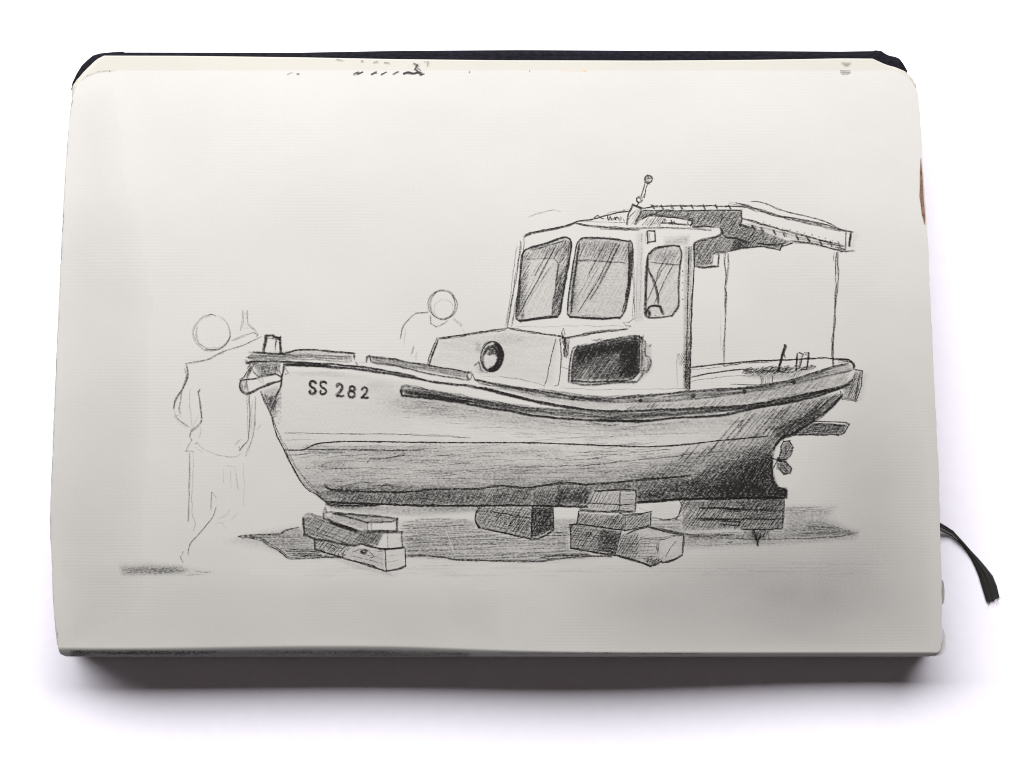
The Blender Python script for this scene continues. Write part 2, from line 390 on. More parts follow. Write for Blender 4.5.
# waterline and strakes
h.line([(284.7, 433.4), (300, 433.2), (340, 434), (390, 434.4), (440, 436), (470, 438)], .8, .38, n=2)
h.line([(284, 449.7), (303.4, 449.7), (308, 447.7), (320.6, 443), (347, 441.4), (370, 441.4), (424.7, 442.2), (471.6, 442.5), (530, 442.5), (564.7, 443.8), (606.9, 445.3), (642.8, 446.4), (671.3, 445.6), (702.5, 442.5), (726, 439.8), (768, 436)], 1.1, .85, .2, n=2)
h.line([(303, 449.7), (330, 450), (390, 450.5), (425, 450)], .9, .5, n=2)
h.line([(289, 454.7), (300, 454), (320, 452.5), (345, 452)], .9, .5)
h.line([(284.5, 440), (300, 439.5), (318, 439)], .7, .35)
h.line([(530, 441), (600, 436), (645, 434.5), (700, 432.5)], .7, .28)
h.line([(555, 458), (575, 459.6), (600, 457), (640, 452), (672, 449)], .8, .45)
h.line([(510, 466.5), (560, 465.8), (600, 464), (628, 460), (665, 457), (700, 452)], .8, .5)
h.line([(295, 468), (330, 468.5), (372, 468), (430, 471), (470, 470), (520, 467)], .7, .35)
h.line([(318, 466.4), (326, 463), (334, 461.8)], .9, .35).line([(319, 466.5), (330, 468.0), (343, 468.4)], .9, .35)
h.line([(346, 459), (344, 465), (341, 469)], .8, .35).line([(366, 464), (370, 459.5), (390, 458), (405, 455)], .9, .55)
h.line([(323.7, 484.4), (333, 489.8), (362.8, 491.5), (390, 492), (413.7, 491.5), (435.6, 489), (457.5, 489), (479.4, 489), (499.7, 486), (526, 488), (541, 486), (569.4, 482.8), (585, 484.5), (620, 482), (650, 479), (690, 476)], 1.2, .72, n=3)
h.line([(345, 486), (362, 482), (375, 484)], 1, .5).line([(380, 487), (386, 483.5), (394, 486)], 1, .5)
h.line([(541, 486), (560, 482.5), (582, 484), (590, 487)], .9, .6)
for y0, x0, x1 in [(446, 300, 520), (455, 330, 470), (461, 300, 420), (473, 330, 620), (478, 345, 650), (463, 560, 720), (470, 590, 700), (452, 480, 640), (474, 640, 705), (456, 640, 735), (459.5, 400, 560)]:
    h.line([(x0, y0 + 1), ((x0 + x1) / 2 - 20, y0 + rng.normal(0, .8)), ((x0 + x1) / 2 + 30, y0 + .4), (x1, y0 - 1.5)], .8, .26, .5)
# short horizontal grain strokes over the planking
for i in range(330):
    x = 292 + 430 * rng.random(); y = 444 + 46 * rng.random() ** .9
    if y > 450 + (x - 285) * .85: continue
    L = 6 + 26 * rng.random(); sl = -.05 if x < 600 else -.05 - (x - 600) * .0012
    h.line([(x, y), (x + L * .5, y + L * .5 * sl + rng.normal(0, .4)), (x + L, y + L * sl)], .8, .12 + .26 * rng.random(), .3)
for i in range(170):                    # under the rubbing strake
    x = 395 + 270 * rng.random(); top_ = np.interp(x, [395, 530, 620, 700], [397, 418, 425, 421]); y = top_ + 1 + 20 * rng.random() ** 1.6
    L = 5 + 20 * rng.random(); h.line([(x, y), (x + L / 2, y + .03 * L + rng.normal(0, .3)), (x + L, y + .05 * L)], .8, .08 + .16 * rng.random(), .3)
# bottom band hatching
h.hatch([(332, 490), (362, 492.5), (413, 492), (480, 489.5), (527, 489.5), (541, 487), (585, 486), (592, 490), (584, 506.5), (530, 505), (420, 505), (390, 504), (340, 502.5)], 62, 2.0, .9, .62, drop=.03)
h.hatch([(345, 494), (420, 493), (500, 492), (585, 490), (582, 506), (530, 505), (345, 503)], 55, 3.6, .9, .45)
h.hatch([(558, 485), (591, 486), (586, 505), (555, 505)], 60, 1.5, 1.2, .8)
h.hatch([(637, 484), (690, 480), (712, 484), (712, 498.5), (680, 499.5), (637, 502)], 52, 1.8, 1.0, .75)
h.hatch([(590, 485), (640, 481), (690, 477), (690, 484), (640, 488), (592, 489)], 50, 2.2, .9, .6)
# stern hatching, long diagonal strokes
h.hatch([(690, 480), (706, 467), (727.5, 458), (749, 448.4), (773, 433), (790, 425), (800, 432), (787, 436.7), (775, 446), (773, 457), (771, 470), (773, 480), (778, 487), (785, 489), (785, 497.5), (690, 499)], 50, 1.9, 1.0, .8, drop=.02)
h.hatch([(710, 484), (728, 466), (752, 452), (772, 446), (772, 470), (777, 488), (784, 497), (705, 497)], 56, 2.3, 1.2, .85, drop=.02)
h.hatch([(640, 470), (690, 455), (730, 440), (770, 428), (812, 405), (838, 394), (812, 420), (790, 432), (770, 436), (745, 450), (700, 470), (660, 483), (640, 484)], 48, 3.2, .9, .5)
h.hatch([(600, 470), (640, 462), (700, 452), (700, 470), (640, 482), (600, 482)], 178, 2.4, .8, .28, over=5).hatch([(430, 470), (600, 468), (600, 482), (430, 484)], 179, 2.2, .8, .24, over=8, drop=.2)
h.hatch([(745, 412), (800, 401), (838, 392), (828, 405), (800, 425), (775, 434), (735, 440)], 50, 3.4, 1.0, .55)
h.hatch([(772, 428), (800, 418), (838, 393), (842, 395), (815, 420), (793, 434), (775, 440)], 36, 1.3, 1.4, .85)
h.hatch([(800, 402), (838, 392), (826, 405), (806, 415)], 45, 2.2, 1.1, .65)
h.hatch([(745, 468), (758, 456), (772, 452), (771, 470), (777, 488), (784, 492), (784, 497), (728, 497)], 62, 1.6, 1.4, .9)
for (x, y, L) in [(744, 419, 32), (739, 417, 40), (700, 443, 22), (690, 446, 17), (709, 445, 18), (716, 444, 20), (784, 408, 30), (791, 405, 28), (776, 411, 34), (755, 412, 38)]:
    h.line([(x, y), (x - L * .36, y + L * .42), (x - L * .72, y + L * .85)], 1.0, .55)
h.line([(743.5, 419.5), (738, 428)], 2.4, .7)
h.line([(842.5, 394.5), (830, 408), (814.4, 420), (792.5, 434), (782, 437.5), (775, 446), (773.5, 450)], 2.0, .9, n=4)
h.line([(772, 456), (771.5, 466), (772.8, 479.7), (777.5, 487.5), (786, 489), (785.3, 497.7)], 1.8, .9, n=3)
h.line([(778, 489.5), (785, 490), (784.5, 496)], 3.4, .9, n=2)
h.line([(727, 425), (750, 419), (790, 417)], .8, .4)
ht = Draw()
hull_poly = [(286, 371), (330, 371), (380, 377), (435, 386), (500, 402), (540, 416), (620, 422), (700, 417), (772, 406), (838, 392), (815, 419), (790, 433), (775, 446), (772, 470), (778, 488), (786, 490), (785, 498), (680, 499.5), (637, 502), (636, 489), (594, 490), (588, 503), (580, 506), (420, 505), (326, 502.5), (303, 485), (284, 450), (273, 420), (274, 400)]
def hull_field(X, Y):
    low = (sm(440, 456, Y) * .07 + sm(452, 492, Y) * .15) * (1 - .4 * np.exp(-((X - 440) / 70) ** 2 - ((Y - 478) / 9) ** 2))
    bow = sm(285, 330, X)
    f = low * (.55 + .45 * bow)
    f = f + .06 * np.exp(-((Y - 450) / 5) ** 2) * bow * (X < 560)
    f = f + .22 * sm(478, 494, Y) * bow
    st = sm(640, 780, X + (Y - 440) * .9)
    f = f + .30 * st * sm(425, 470, Y + (X - 700) * .35)
    under = np.exp(-((Y - np.interp(X, [300, 395, 530, 620, 700, 780], [376, 400, 420, 426, 422, 412])) / 9) ** 2) * sm(360, 420, X) * .14
    return f + under
ht.tone(hull_poly, .03, 3, [(748, 478, 30, 18, .22), (800, 422, 24, 7, .22), (330, 466, 22, 6, .10), (400, 458, 50, 6, .10), (360, 450, 60, 4, .12), (375, 386, 14, 5, .07), (430, 410, 60, 8, .07), (340, 372, 55, 4, .12), (268, 402, 6, 10, .2), (380, 490, 60, 4, .15), (520, 470, 60, 9, .06), (660, 478, 40, 8, .14)], .55, fld=hull_field)
ht.tone([(326, 503), (390, 505), (480, 506), (480, 512), (420, 516), (370, 514), (330, 508)], .18, 4, [(345, 506, 30, 3, .4), (450, 508, 30, 3, .2)], .4)
# bow detail
bw = Draw()
bw.line([(263.1, 352.5), (264.8, 344), (266.2, 335.6), (273, 335.6), (279.7, 337.5), (280.3, 345), (280.8, 352.5)], 1.7, .9, n=3, smooth=False)
bw.line([(277, 338.7), (275.8, 345), (275.6, 351.2)], 1, .6).line([(267.5, 337.5), (279, 339)], 1.6, .7)
bw.line([(253.4, 363), (250, 370), (246.4, 377.8)], 1.4, .8, n=2).line([(251.9, 368.4), (255, 372.5), (260, 378)], 1.1, .7)
bw.hatch([(254, 363), (279, 363), (278, 372), (268, 373), (260, 377)], 75, 1.8, .9, .6).hatch([(254, 363), (279, 363), (276, 372), (262, 376)], 10, 2.2, .9, .5)
bw.line([(284, 362), (283.3, 370), (281.5, 378), (280.6, 386), (277.7, 393.4), (274, 397)], 1.6, .85, n=2)
bw.line([(284.7, 367), (288.6, 372.3), (284.7, 374)], 1, .6)
bw.line([(279.5, 364), (279, 371), (282, 375)], 1.2, .6)
bw.line([(241, 380), (239.7, 385.6), (241.7, 390.3), (247.2, 393.4), (253.4, 391), (262.8, 386.4), (272.2, 382.5), (281.6, 380.2)], 1.7, .88, n=2)
bw.line([(241, 380), (247.2, 379), (256.6, 378), (266, 374.7), (275.3, 374), (280.8, 376.2), (281.6, 380.2)], 1.3, .8, n=2)
bw.line([(247, 379), (247, 386), (248.6, 392)], 1, .6).hatch([(241, 380), (247, 380), (248, 391), (242, 389)], 100, 1.8, .9, .5)
bw.line([(257, 378.5), (264, 384)], .9, .35).line([(262, 387), (271, 384), (281, 381)], 1.2, .6)
bw.line([(244.5, 361), (250, 364), (247, 368)], 1.2, .7, n=2).line([(248, 352), (254, 352), (247, 357.5), (254, 358)], .9, .6)
bw.hatch([(263, 393), (279, 397), (276, 408), (271, 414), (267, 406)], 70, 1.3, 1.0, .7).hatch([(265, 396), (276, 398), (272, 412), (268, 406)], 20, 1.7, 1.0, .6)
bw.hatch([(277, 396), (281.5, 388), (281, 405), (276, 418), (273, 414)], 88, 1.9, .8, .35).hatch([(277, 396), (282, 388), (281, 405), (276, 418), (273, 414)], 0, 2.2, .8, .3)
bw.line([(272, 392), (271, 397), (268, 399)], 1, .4)
bw.tone([(262, 390), (280, 384), (279, 402), (272, 416)], .16, 3, [(270, 404, 6, 7, .25)])
bw.tone([(253, 362), (281, 362), (280, 373), (258, 377)], .25, 2)
bw.scrib(240, 381, 246, 391, 7, .7, .4).scrib(246, 361, 254, 365, 8, 1.0, .7).scrib(255, 364, 280, 370, 16, .8, .35).line([(240, 380), (244, 377), (247, 372), (252, 366)], 1.2, .75, n=2)
bw.line([(262, 374.5), (263.5, 382)], .8, .4).line([(276, 365), (275, 373)], 1.3, .7).line([(270, 396), (276, 402), (273, 411)], 1.0, .6)
for i in range(46):
    x = 272 + 9 * rng.random(); y = 395 + 28 * rng.random(); bw.line([(x, y), (x + .6, y + .9)], 1.0, .45)
# ---- rails
rl = Draw()
rl.line([(253.4, 352), (268, 353), (283, 353.6), (292.5, 351.2), (298.7, 349.9), (314.4, 349.7), (331.5, 351.2), (355, 353.3)], 1.1, .78, n=3)
rl.line([(354.4, 353.4), (353.7, 359)], 1.6, .85, n=2).line([(355, 361), (357.8, 364.5)], 1.1, .7).line([(357, 362), (366, 362.5)], .8, .35)
for y in (355, 356.6, 358, 359.5): rl.line([(248, y + 1), (270, y), (300, y - .6), (330, y + .6), (352, y + 1.6)], .9, .5, .5)
rl.line([(246, 357.5), (283, 356.2)], 1, .6)
rl.line([(245.6, 363.7), (253.4, 361.2), (283, 361.2), (308, 362.3), (339.4, 364.5), (364.4, 367), (390, 371.2), (416.9, 376.2)], 1.3, .85, n=2)
rl.line([(284.7, 364.6), (308, 365.4), (331.5, 366.7), (364.4, 369.5), (393.4, 374), (416.9, 378), (435.6, 382), (463.8, 385), (479.4, 388), (510.6, 394.8), (530, 399.2)], 1.8, .92, n=2)
rl.line([(284.7, 363.6), (308, 364.2), (331.5, 365.7)], 2.6, .9, n=2)
rl.line([(479, 387), (500, 391.8), (523.4, 398), (554.7, 404.5), (593.8, 410), (625, 411), (650, 410), (687, 408.6), (734, 406), (761, 402.8), (800, 395), (839.4, 387), (853.4, 379.4)], 1.7, .88, n=2)
rl.line([(500, 392.4), (523.4, 398.4), (554.7, 404.7), (596, 410.4)], 1.8, .9)
rl.line([(366, 362), (366.5, 357), (369.5, 355.5), (371, 361.5)], 1.4, .85, n=2)
rl.line([(369, 356), (393.4, 359), (429.4, 365.3), (465.3, 371.4), (470, 373)], 1.5, .85, n=2)
rl.line([(371, 362), (400, 366.5), (432.5, 374), (463.8, 379), (469, 380)], 1.0, .65, n=2)
for k in (1.6, 3.1, 4.8): rl.line([(372, 356.5 + k), (400, 360.5 + k), (430, 365.5 + k), (466, 372 + k)], .8, .48, .5)
rl.line(ell(470, 375, 2.4, 4.2), 1.2, .7).line([(472.5, 374), (475, 379), (478, 381)], 1.1, .65)
rl.line([(474.7, 379.2), (502.8, 384.8), (530, 388.9), (539, 390), (570, 395.3), (601.6, 398.4), (634.4, 396), (660, 393.8), (691, 391), (730, 388), (753.4, 387), (784.7, 381.5), (808, 374.2), (831.6, 367), (848.8, 363)], 1.3, .82, n=2)
rl.line([(478, 383), (530, 391.5), (572, 399), (609, 401.6), (640.6, 401.6), (660, 401.4), (700, 398), (730, 394.2), (769, 388.8), (800.3, 381.7), (831.6, 374.7), (851.9, 370)], 1.0, .7, n=2)
rl.line([(539, 388.5), (570, 393), (601, 396.5), (640, 394.5)], .9, .5)
rl.line([(660, 396.5), (700, 394), (740, 390.5), (790, 381), (830, 370.5)], .8, .45)
for (x, y) in [(573, 398), (641, 400.3), (693, 395.8), (744, 391.5), (794, 381.7)]: rl.line(ell(x, y, 1.7, 1.6), 1.5, .9, .1, n=2, taper=0)
rl.line([(637, 404), (641, 400)], .9, .6)
for k in range(60):
    x = 480 + 340 * rng.random(); yb = np.interp(x, [480, 530, 600, 660, 730, 800, 850], [383, 391, 400, 398, 391, 379, 365]); L = 12 + 30 * rng.random(); x2 = min(x + L, 848)
    y2 = np.interp(x2, [480, 530, 600, 660, 730, 800, 850], [383, 391, 400, 398, 391, 379, 365]); o_ = rng.normal(0, 1.6); rl.line([(x, yb + o_), ((x + x2) / 2, (yb + y2) / 2 + o_ + .3), (x2, y2 + o_)], .8, .2 + .35 * rng.random(), .25)
for k in range(22):
    x = 405 + 430 * rng.random(); yb = np.interp(x, [405, 450, 510, 560, 620, 680, 760, 840], [391, 398, 407, 413, 416, 413, 405, 388]); L = 14 + 34 * rng.random(); x2 = min(x + L, 848)
    y2 = np.interp(x2, [405, 450, 510, 560, 620, 680, 760, 840], [391, 398, 407, 413, 416, 413, 405, 388]); o_ = rng.normal(0, 2.0); rl.line([(x, yb + o_), ((x + x2) / 2, (yb + y2) / 2 + o_ + .3), (x2, y2 + o_)], .8, .25 + .4 * rng.random(), .25)
# fender strake
rl.line([(401, 391.5), (401.6, 387.8), (405, 386.4), (416.9, 388), (448, 394.2), (479.4, 400), (510.6, 405), (530, 408)], 1.0, .7, n=2)
rl.line([(401, 389), (402, 395), (416.9, 396.6), (435.6, 398.3), (463.8, 402.8), (495, 408.6), (510, 410.4), (533.4, 415), (572.5, 418.8), (619.4, 420.4), (647.5, 420.3), (671, 417.7), (718, 415.3), (741.6, 410.5), (769, 405.2), (792.5, 401.2), (823.8, 393.6), (850.3, 383.5)], 1.6, .88, n=3)
rl.line([(402, 390), (410, 392), (440, 397), (470, 402)], 2.4, .6, n=2).line([(402, 388), (402.5, 394)], 2.4, .8)
rl.line([(600, 419.8), (625, 420.6), (650, 420.4)], 2.2, .8, n=2)
for k in (.2, .4, .6, .8):
    rl.line([(405, 387 + 8 * k), (448, 394 + 6 * k), (510, 404 + 6 * k), (560, 408 + 9 * k), (620, 412 + 8 * k), (680, 409 + 7 * k), (760, 403 + 5 * k), (830, 388 + 4 * k)], .8, .33 + .25 * rng.random(), .6, n=2)
rl.line([(588, 421.9), (603.8, 425), (612, 425.4), (619, 424.2)], .9, .6).line([(630, 426.6), (650.6, 424.5), (690, 421)], .8, .45)
rl.hatch([(622, 411), (634, 404), (690, 403), (730, 396), (790, 384), (846, 372), (850, 379), (800, 394), (730, 405), (680, 408)], 45, 2.4, .8, .45)
rl.hatch([(624, 410.5), (634, 404), (662, 402.5), (655, 409)], 40, 1.8, .9, .5)
rl.tone([(403, 387), (450, 394), (530, 407), (600, 411), (700, 408), (800, 395), (850, 380), (851, 384), (800, 400), (700, 416), (620, 420.5), (540, 415), (450, 401), (403, 395)], .15, 2, [(420, 393, 22, 4, .25), (640, 417, 50, 3, .15)], .5)
rl.tone([(372, 357), (467, 373), (470, 379), (430, 373), (372, 362)], .15, 1.5, streak=.6)
rl.tone([(250, 353), (298, 350), (352, 353), (352, 359), (284, 357), (250, 358)], .14, 1.5, streak=.6)
rl.tone([(478, 381), (540, 391), (600, 399), (660, 396), (730, 390), (800, 379), (846, 365), (852, 370), (846, 383), (800, 394), (730, 405), (640, 409), (590, 409), (530, 398)], .13, 2, [(790, 388, 60, 8, .08), (600, 398, 40, 3, .12)], .5)
# ---- stern rail, transom and deck gear
sg = Draw()
sg.line([(691, 367.8), (722, 364), (750, 361.5), (776.9, 360.3), (817.5, 358.3), (834.7, 359), (848.8, 359.8), (854.2, 365.3), (853.4, 370)], 1.2, .82, n=2)
sg.line([(838, 359), (848.8, 360), (853.5, 364), (854, 369.5)], 1.9, .8, n=2).line([(838, 362.5), (847, 361.5), (849, 363)], 1, .5)
sg.line([(723.8, 366), (745, 362.8), (770.6, 361.6)], .9, .55).line([(691, 370), (722, 366.5)], .9, .5).line([(820, 358), (818, 358.5)], 1, .5)
sg.line([(691, 377), (717.5, 371.9), (742.5, 369.4), (746, 371)], 1.1, .7, n=2).line([(691, 381), (730, 376), (760, 375.5)], .9, .45).line([(730, 384), (761, 384.6), (785, 381)], .9, .5)
sg.hatch([(742, 371), (757, 368), (797, 366.5), (812, 366), (806, 370), (790, 373.5), (775, 375.5), (744, 375)], 40, 1.5, 1.3, .7).hatch([(748, 369), (797, 367), (790, 372), (775, 374)], 0, 1.9, 1.2, .6)
for i in range(34):
    x = 742 + 66 * rng.random(); y = 370.5 - (x - 742) * .03 + rng.normal(0, 1.5); sg.line([(x, y), (x + 2 + 5 * rng.random(), y - .5 + rng.normal(0, .8))], 1.2, .75, .2)
for x in (747, 753, 758, 764, 772, 779, 788): sg.line(ell(x, 370.6 - (x - 742) * .03, 2.2, 1.6, 20 * (x % 7), 300), 1.0, .6)
sg.line([(806, 367.5), (811, 366.5), (816, 367.3), (811, 369)], 1.6, .8)
sg.line([(785.5, 344.2), (781.5, 357), (777.7, 371.6)], 2.3, .9, n=2).line([(786.5, 346), (784, 353), (785, 358)], 1.3, .6)
sg.line([(797, 353.6), (796.4, 371.6)], 1.2, .8).line([(803.4, 353.6), (801, 362), (799.5, 368)], 1.5, .85).line([(797, 354), (800, 352.6), (803.5, 354.5)], 1.4, .8)
sg.line([(804, 352.8), (808.9, 352.8), (806.6, 370)], 1.5, .85, smooth=False).line([(804.5, 354.5), (808, 355)], 1.5, .7).hatch([(797, 355), (801, 355), (799, 370), (796.5, 370)], 80, 1.4, .8, .55)
sg.hatch([(761, 376), (773, 375), (773, 384), (761, 385)], 95, 2.2, 1, .55).line([(761, 376), (761, 385.5)], 1, .6).line([(773, 376), (772, 384)], 1, .6)
sg.hatch([(784, 374), (800, 372), (800, 378), (786, 381)], 50, 2, .9, .5)
sg.line([(797, 354), (796.4, 371)], 1.5, .9, n=2, taper=.1).line([(808.8, 353), (806.8, 369)], 1.6, .9, n=2, taper=.1).line([(785.3, 344.5), (777.8, 371.5)], 2.0, .95, n=2, taper=.1)
sg.tone([(742, 368), (815, 366), (806, 374), (780, 380), (742, 377)], .2, 3, streak=.6)
sg.tone([(800, 380), (830, 370), (850, 364), (853, 369), (820, 377)], .18, 2)
tr = Draw()
tr.line([(855, 369.5), (862.8, 370.8), (861.5, 385), (856, 401), (842.5, 399), (840, 391)], 1.2, .75, n=2, smooth=False)
tr.line([(860.4, 371.5), (857, 390), (855, 400)], 1.1, .75, n=2).line([(855, 372), (850, 390), (847, 398)], 1, .55)
tr.hatch([(843, 391), (855, 372), (860, 373), (856, 400), (843, 398)], 62, 1.9, .9, .6)
tr.tone([(843, 389), (855, 371), (863, 371), (857, 401), (843, 399)], .22, 3)
tr.tone([(862, 372), (868, 374), (862, 400), (857, 402)], .1, 5)
rd = Draw()
rd.line([(812.8, 421.4), (845.6, 422.3), (849.5, 424), (844, 432.5), (837.8, 434.8), (792.5, 434.8)], 1.4, .85, n=2, smooth=False)
rd.line([(811, 424.7), (828, 425), (845, 426.2)], 1.9, .85, n=2).line([(847, 424.5), (842.5, 432)], 1.8, .8)
rd.hatch([(811, 425), (845, 426.5), (841, 433.5), (795, 434.5)], 58, 1.6, 1, .7).hatch([(811, 425), (845, 426.5), (841, 433.5), (795, 434.5)], 5, 2.0, 1, .5)
rd.tone([(811, 424), (846, 425.5), (840, 434.5), (794, 435)], .45, 1.2).line([(838, 429.5), (840, 427)], .8, .1)
pr = Draw()
pr.line([(780.6, 447), (783.8, 441.6), (789.6, 440.8), (793, 447), (790.8, 454.7), (785, 459.4), (779, 461), (777, 458)], 1.2, .85, n=2)
pr.line([(779, 461), (785.3, 462.5), (791.6, 468.8), (790.8, 472.7), (783.8, 474), (778.2, 468.8), (778, 463)], 1.3, .85, n=2)
pr.line([(781, 445), (781, 452), (778, 459), (773, 468)], 1.3, .8, n=2).line([(771.5, 458), (778, 460.5), (782, 462)], 1.4, .8)
pr.hatch([(782, 446), (786, 442), (791, 444), (792, 449), (788, 456), (781, 459)], 60, 1.7, .9, .6).hatch([(779, 462), (785, 463), (791, 469), (789, 473), (783, 473), (779, 468)], 130, 1.6, .9, .65)
pr.tone([(781, 447), (786, 441), (792, 444), (792, 451), (786, 459), (790, 468), (790, 473), (783, 474), (778, 467), (779, 459)], .42, 1.2)
pr.line([(779, 457), (780, 462)], 2.6, .85, n=2).line([(786, 446), (785, 455), (781, 460)], 1.0, .7).line([(782, 464), (786, 469), (789, 471)], 1.0, .7)
pr.line([(790, 469.5), (790.5, 472)], 2, .8)
# ---- cabin
cb = Draw()
cb.line([(523.4, 237.5), (529.7, 232.8), (554.7, 228), (570, 224.4), (578, 221), (593.8, 218.8), (612.5, 213.3), (629.7, 210.6)], 1.2, .8, n=2)
cb.line([(524, 238), (529.7, 233.5), (554.7, 228.8), (575, 223)], 1.5, .7)
cb.line([(575, 223), (590, 225.8), (609.4, 227.3), (639, 229.7)], 1.0, .72, n=2).line([(575, 223.4), (582, 224.5), (588, 227.5)], .8, .5).line([(578, 221), (600, 222), (626, 222.5)], .8, .45)
cb.line([(519.5, 240.6), (520.4, 247), (515.6, 278), (511.6, 300), (507, 328)], .9, .6, n=2)
cb.line([(523.8, 238.5), (524.2, 244), (521.9, 262.5), (518, 290), (515.5, 306), (511.5, 327)], .9, .5)
cb.line([(517, 246), (513, 276), (509, 305), (505.5, 326)], .8, .3, n=2)
cb.line([(528, 217), (540.6, 212.5), (553, 210), (561, 211.7)], .8, .2, n=2)
cb.line([(594, 218.5), (598, 216), (604, 219)], 1.4, .75).line([(600, 217.5), (612, 212), (629, 209.5)], .8, .4)
cb.scrib(607, 217, 621, 220.5, 16, 1.2, .8).line([(624, 218), (624.8, 223)], .9, .5).line([(615.5, 212), (615.5, 215.5)], 1, .6).line([(623.8, 209), (624, 212)], 1.2, .7)
cb.line([(641.8, 233), (642, 242)], 1, .6).line([(645, 230), (645.5, 243)], .8, .35)
cb.line([(632.5, 248), (633.2, 280), (633, 319), (629, 322.5), (623.5, 322.5), (626, 326), (630, 326), (628, 329)], .9, .55)
cb.line([(637, 262), (636.4, 300), (636, 322)], .7, .22).line([(641.5, 245), (641, 280), (640, 310)], .8, .25)
cb.line([(506, 328.6), (509, 328), (531, 331.8), (561, 336), (567, 337.6), (593.8, 333), (628, 328.2)], 1.2, .8, n=2)
cb.line([(567, 337.5), (593, 331.8), (615, 329)], 1.1, .6).line([(516, 327), (560, 326), (600, 326), (624, 326)], .7, .28)
cb.line([(429.4, 365.3), (433, 354), (438.8, 338)], 1.7, .88, n=2).line([(438.8, 338), (463.8, 334.4), (485, 331), (506, 328.4)], 1.3, .85, n=2)
cb.line([(440, 340), (460, 336.5), (470, 335.5)], .8, .35)
cb.line([(556, 338.3), (553, 350), (550, 362.5), (547, 378), (544, 386)], .9, .55).line([(560, 338), (561.7, 354.7), (560, 370), (558.8, 384.4), (554, 386)], 1.0, .65)
cb.line([(562, 334), (563.3, 329), (564.6, 334), (563, 337)], .9, .6).scrib(561.5, 337, 567, 345, 10, 1, .65).scrib(563, 344, 568, 355, 12, 1, .6).line([(567, 337.5), (566.5, 345), (568, 354)], 1, .55)
cb.line([(568, 357.5), (568.5, 358.5)], 1.3, .6).line([(562, 366), (569, 369.5)], .8, .4)
cb.line([(500, 376.6), (525, 380), (545, 386.4)], .8, .4).line([(560, 387.5), (600, 389.5), (635, 389), (690, 388.4)], .8, .3).line([(481, 376), (520, 378)], .7, .25)
cb.line([(694, 267.8), (691.8, 307), (691, 338), (690, 378.8), (689.5, 389)], 1.3, .85, n=2).line([(688.6, 246), (688.4, 262), (687, 338), (685.5, 380)], .9, .6, n=2)
cb.line([(693.8, 244), (694.2, 256), (694, 268)], 1.2, .8, n=2).line([(691, 246), (690.5, 262)], .9, .5)
cb.hatch([(685, 336), (691, 334), (690, 389), (684.5, 389)], 70, 1.5, 1, .7).hatch([(687.5, 250), (692, 250), (691, 335), (686.5, 335)], 85, 1.9, .8, .42)
cb.hatch([(677, 353), (686, 352), (686, 366), (677.5, 364)], 60, 1.9, .9, .5).line([(677.5, 353), (676.5, 366), (677, 388)], .8, .35)
cb.tone([(684, 246), (693, 246), (690, 389), (683, 389)], .22, 2, [(688, 370, 5, 22, .3)])
cb.tone([(429, 364), (439, 339), (506, 329), (560, 337), (553, 386), (500, 378)], .05, 4, [(520, 340, 30, 6, .08), (455, 346, 18, 8, .03)], .8)
cb.tone([(636, 232), (644, 232), (643, 320), (635, 322)], .10, 4)
cb.tone([(664, 237), (690, 235), (688, 244), (664, 246)], .16, 4, streak=.9)
for y in (271, 275.6, 283, 290, 299): cb.line([(682.0, y - .6), (682.6, y + .7)], 1.3, .75)
cb.line([(650, 344), (651.6, 345), (650, 347), (649.3, 345)], 1.4, .45)
# roof top gear
rf = Draw()
rf.line([(632.8, 204.5), (627.6, 214), (626.6, 224.8)], 1.3, .82, n=2, smooth=False).line([(641.4, 207), (639.5, 214), (633.6, 224)], 1.1, .75)
rf.line([(632, 203.8), (637, 206), (642.5, 208)], 2.1, .88, n=2).line([(628, 218), (632, 214), (637, 209)], .8, .45)
rf.hatch([(629, 216), (638, 207), (641, 209), (634, 224), (628, 224)], 60, 3, .8, .4)
rf.line(ell(638.8, 199.8, 2.7, 2.7), 1.3, .85, n=2).line([(641.2, 197), (643.3, 190), (645.3, 183.4)], 1.0, .8, raw=True, taper=.1).line([(643.8, 197.8), (645.6, 191), (647.7, 184)], 1.0, .8, raw=True, taper=.1)
rf.line(ell(648.5, 179, 3.8, 3.7), 1.3, .8, n=2).scrib(646, 176, 651, 180, 6, .9, .6).line([(644, 182.4), (650, 183.5)], 1.2, .7)
rf.line([(642, 219.4), (648.4, 215.6), (656, 215.4), (667, 216.6), (687.5, 219.2), (692, 221), (692.5, 223.5), (690, 226)], 1.5, .85, n=2)
rf.line([(660, 222.5), (672, 223), (688, 224.8)], 1.1, .75, n=2).line(ell(689.8, 222.2, 2.3, 3), 1.2, .8).scrib(661, 219.5, 666, 224, 7, 1.1, .7).scrib(669, 221, 676, 224, 8, 1.2, .8)
rf.line([(600, 228), (625, 228.6), (645, 227.3), (670, 227.2), (692, 228), (712, 229.5)], 1.1, .7).line([(692, 227), (702, 226.2), (714, 227)], 1.6, .85)
rf.line([(647, 231), (654.7, 230.8), (655, 241.2), (647.7, 242), (647, 231)], 1.8, .85, n=2, smooth=False).line([(649.3, 233), (649.8, 240.5)], 1.2, .6).line([(645, 243.5), (650, 244.5)], .8, .3)
rf.line([(638.8, 202.6), (637.5, 206)], 1.4, .85, n=2, taper=.1).tone(ell(648.5, 179, 3.2, 3.1)[:-1], .2, 1)
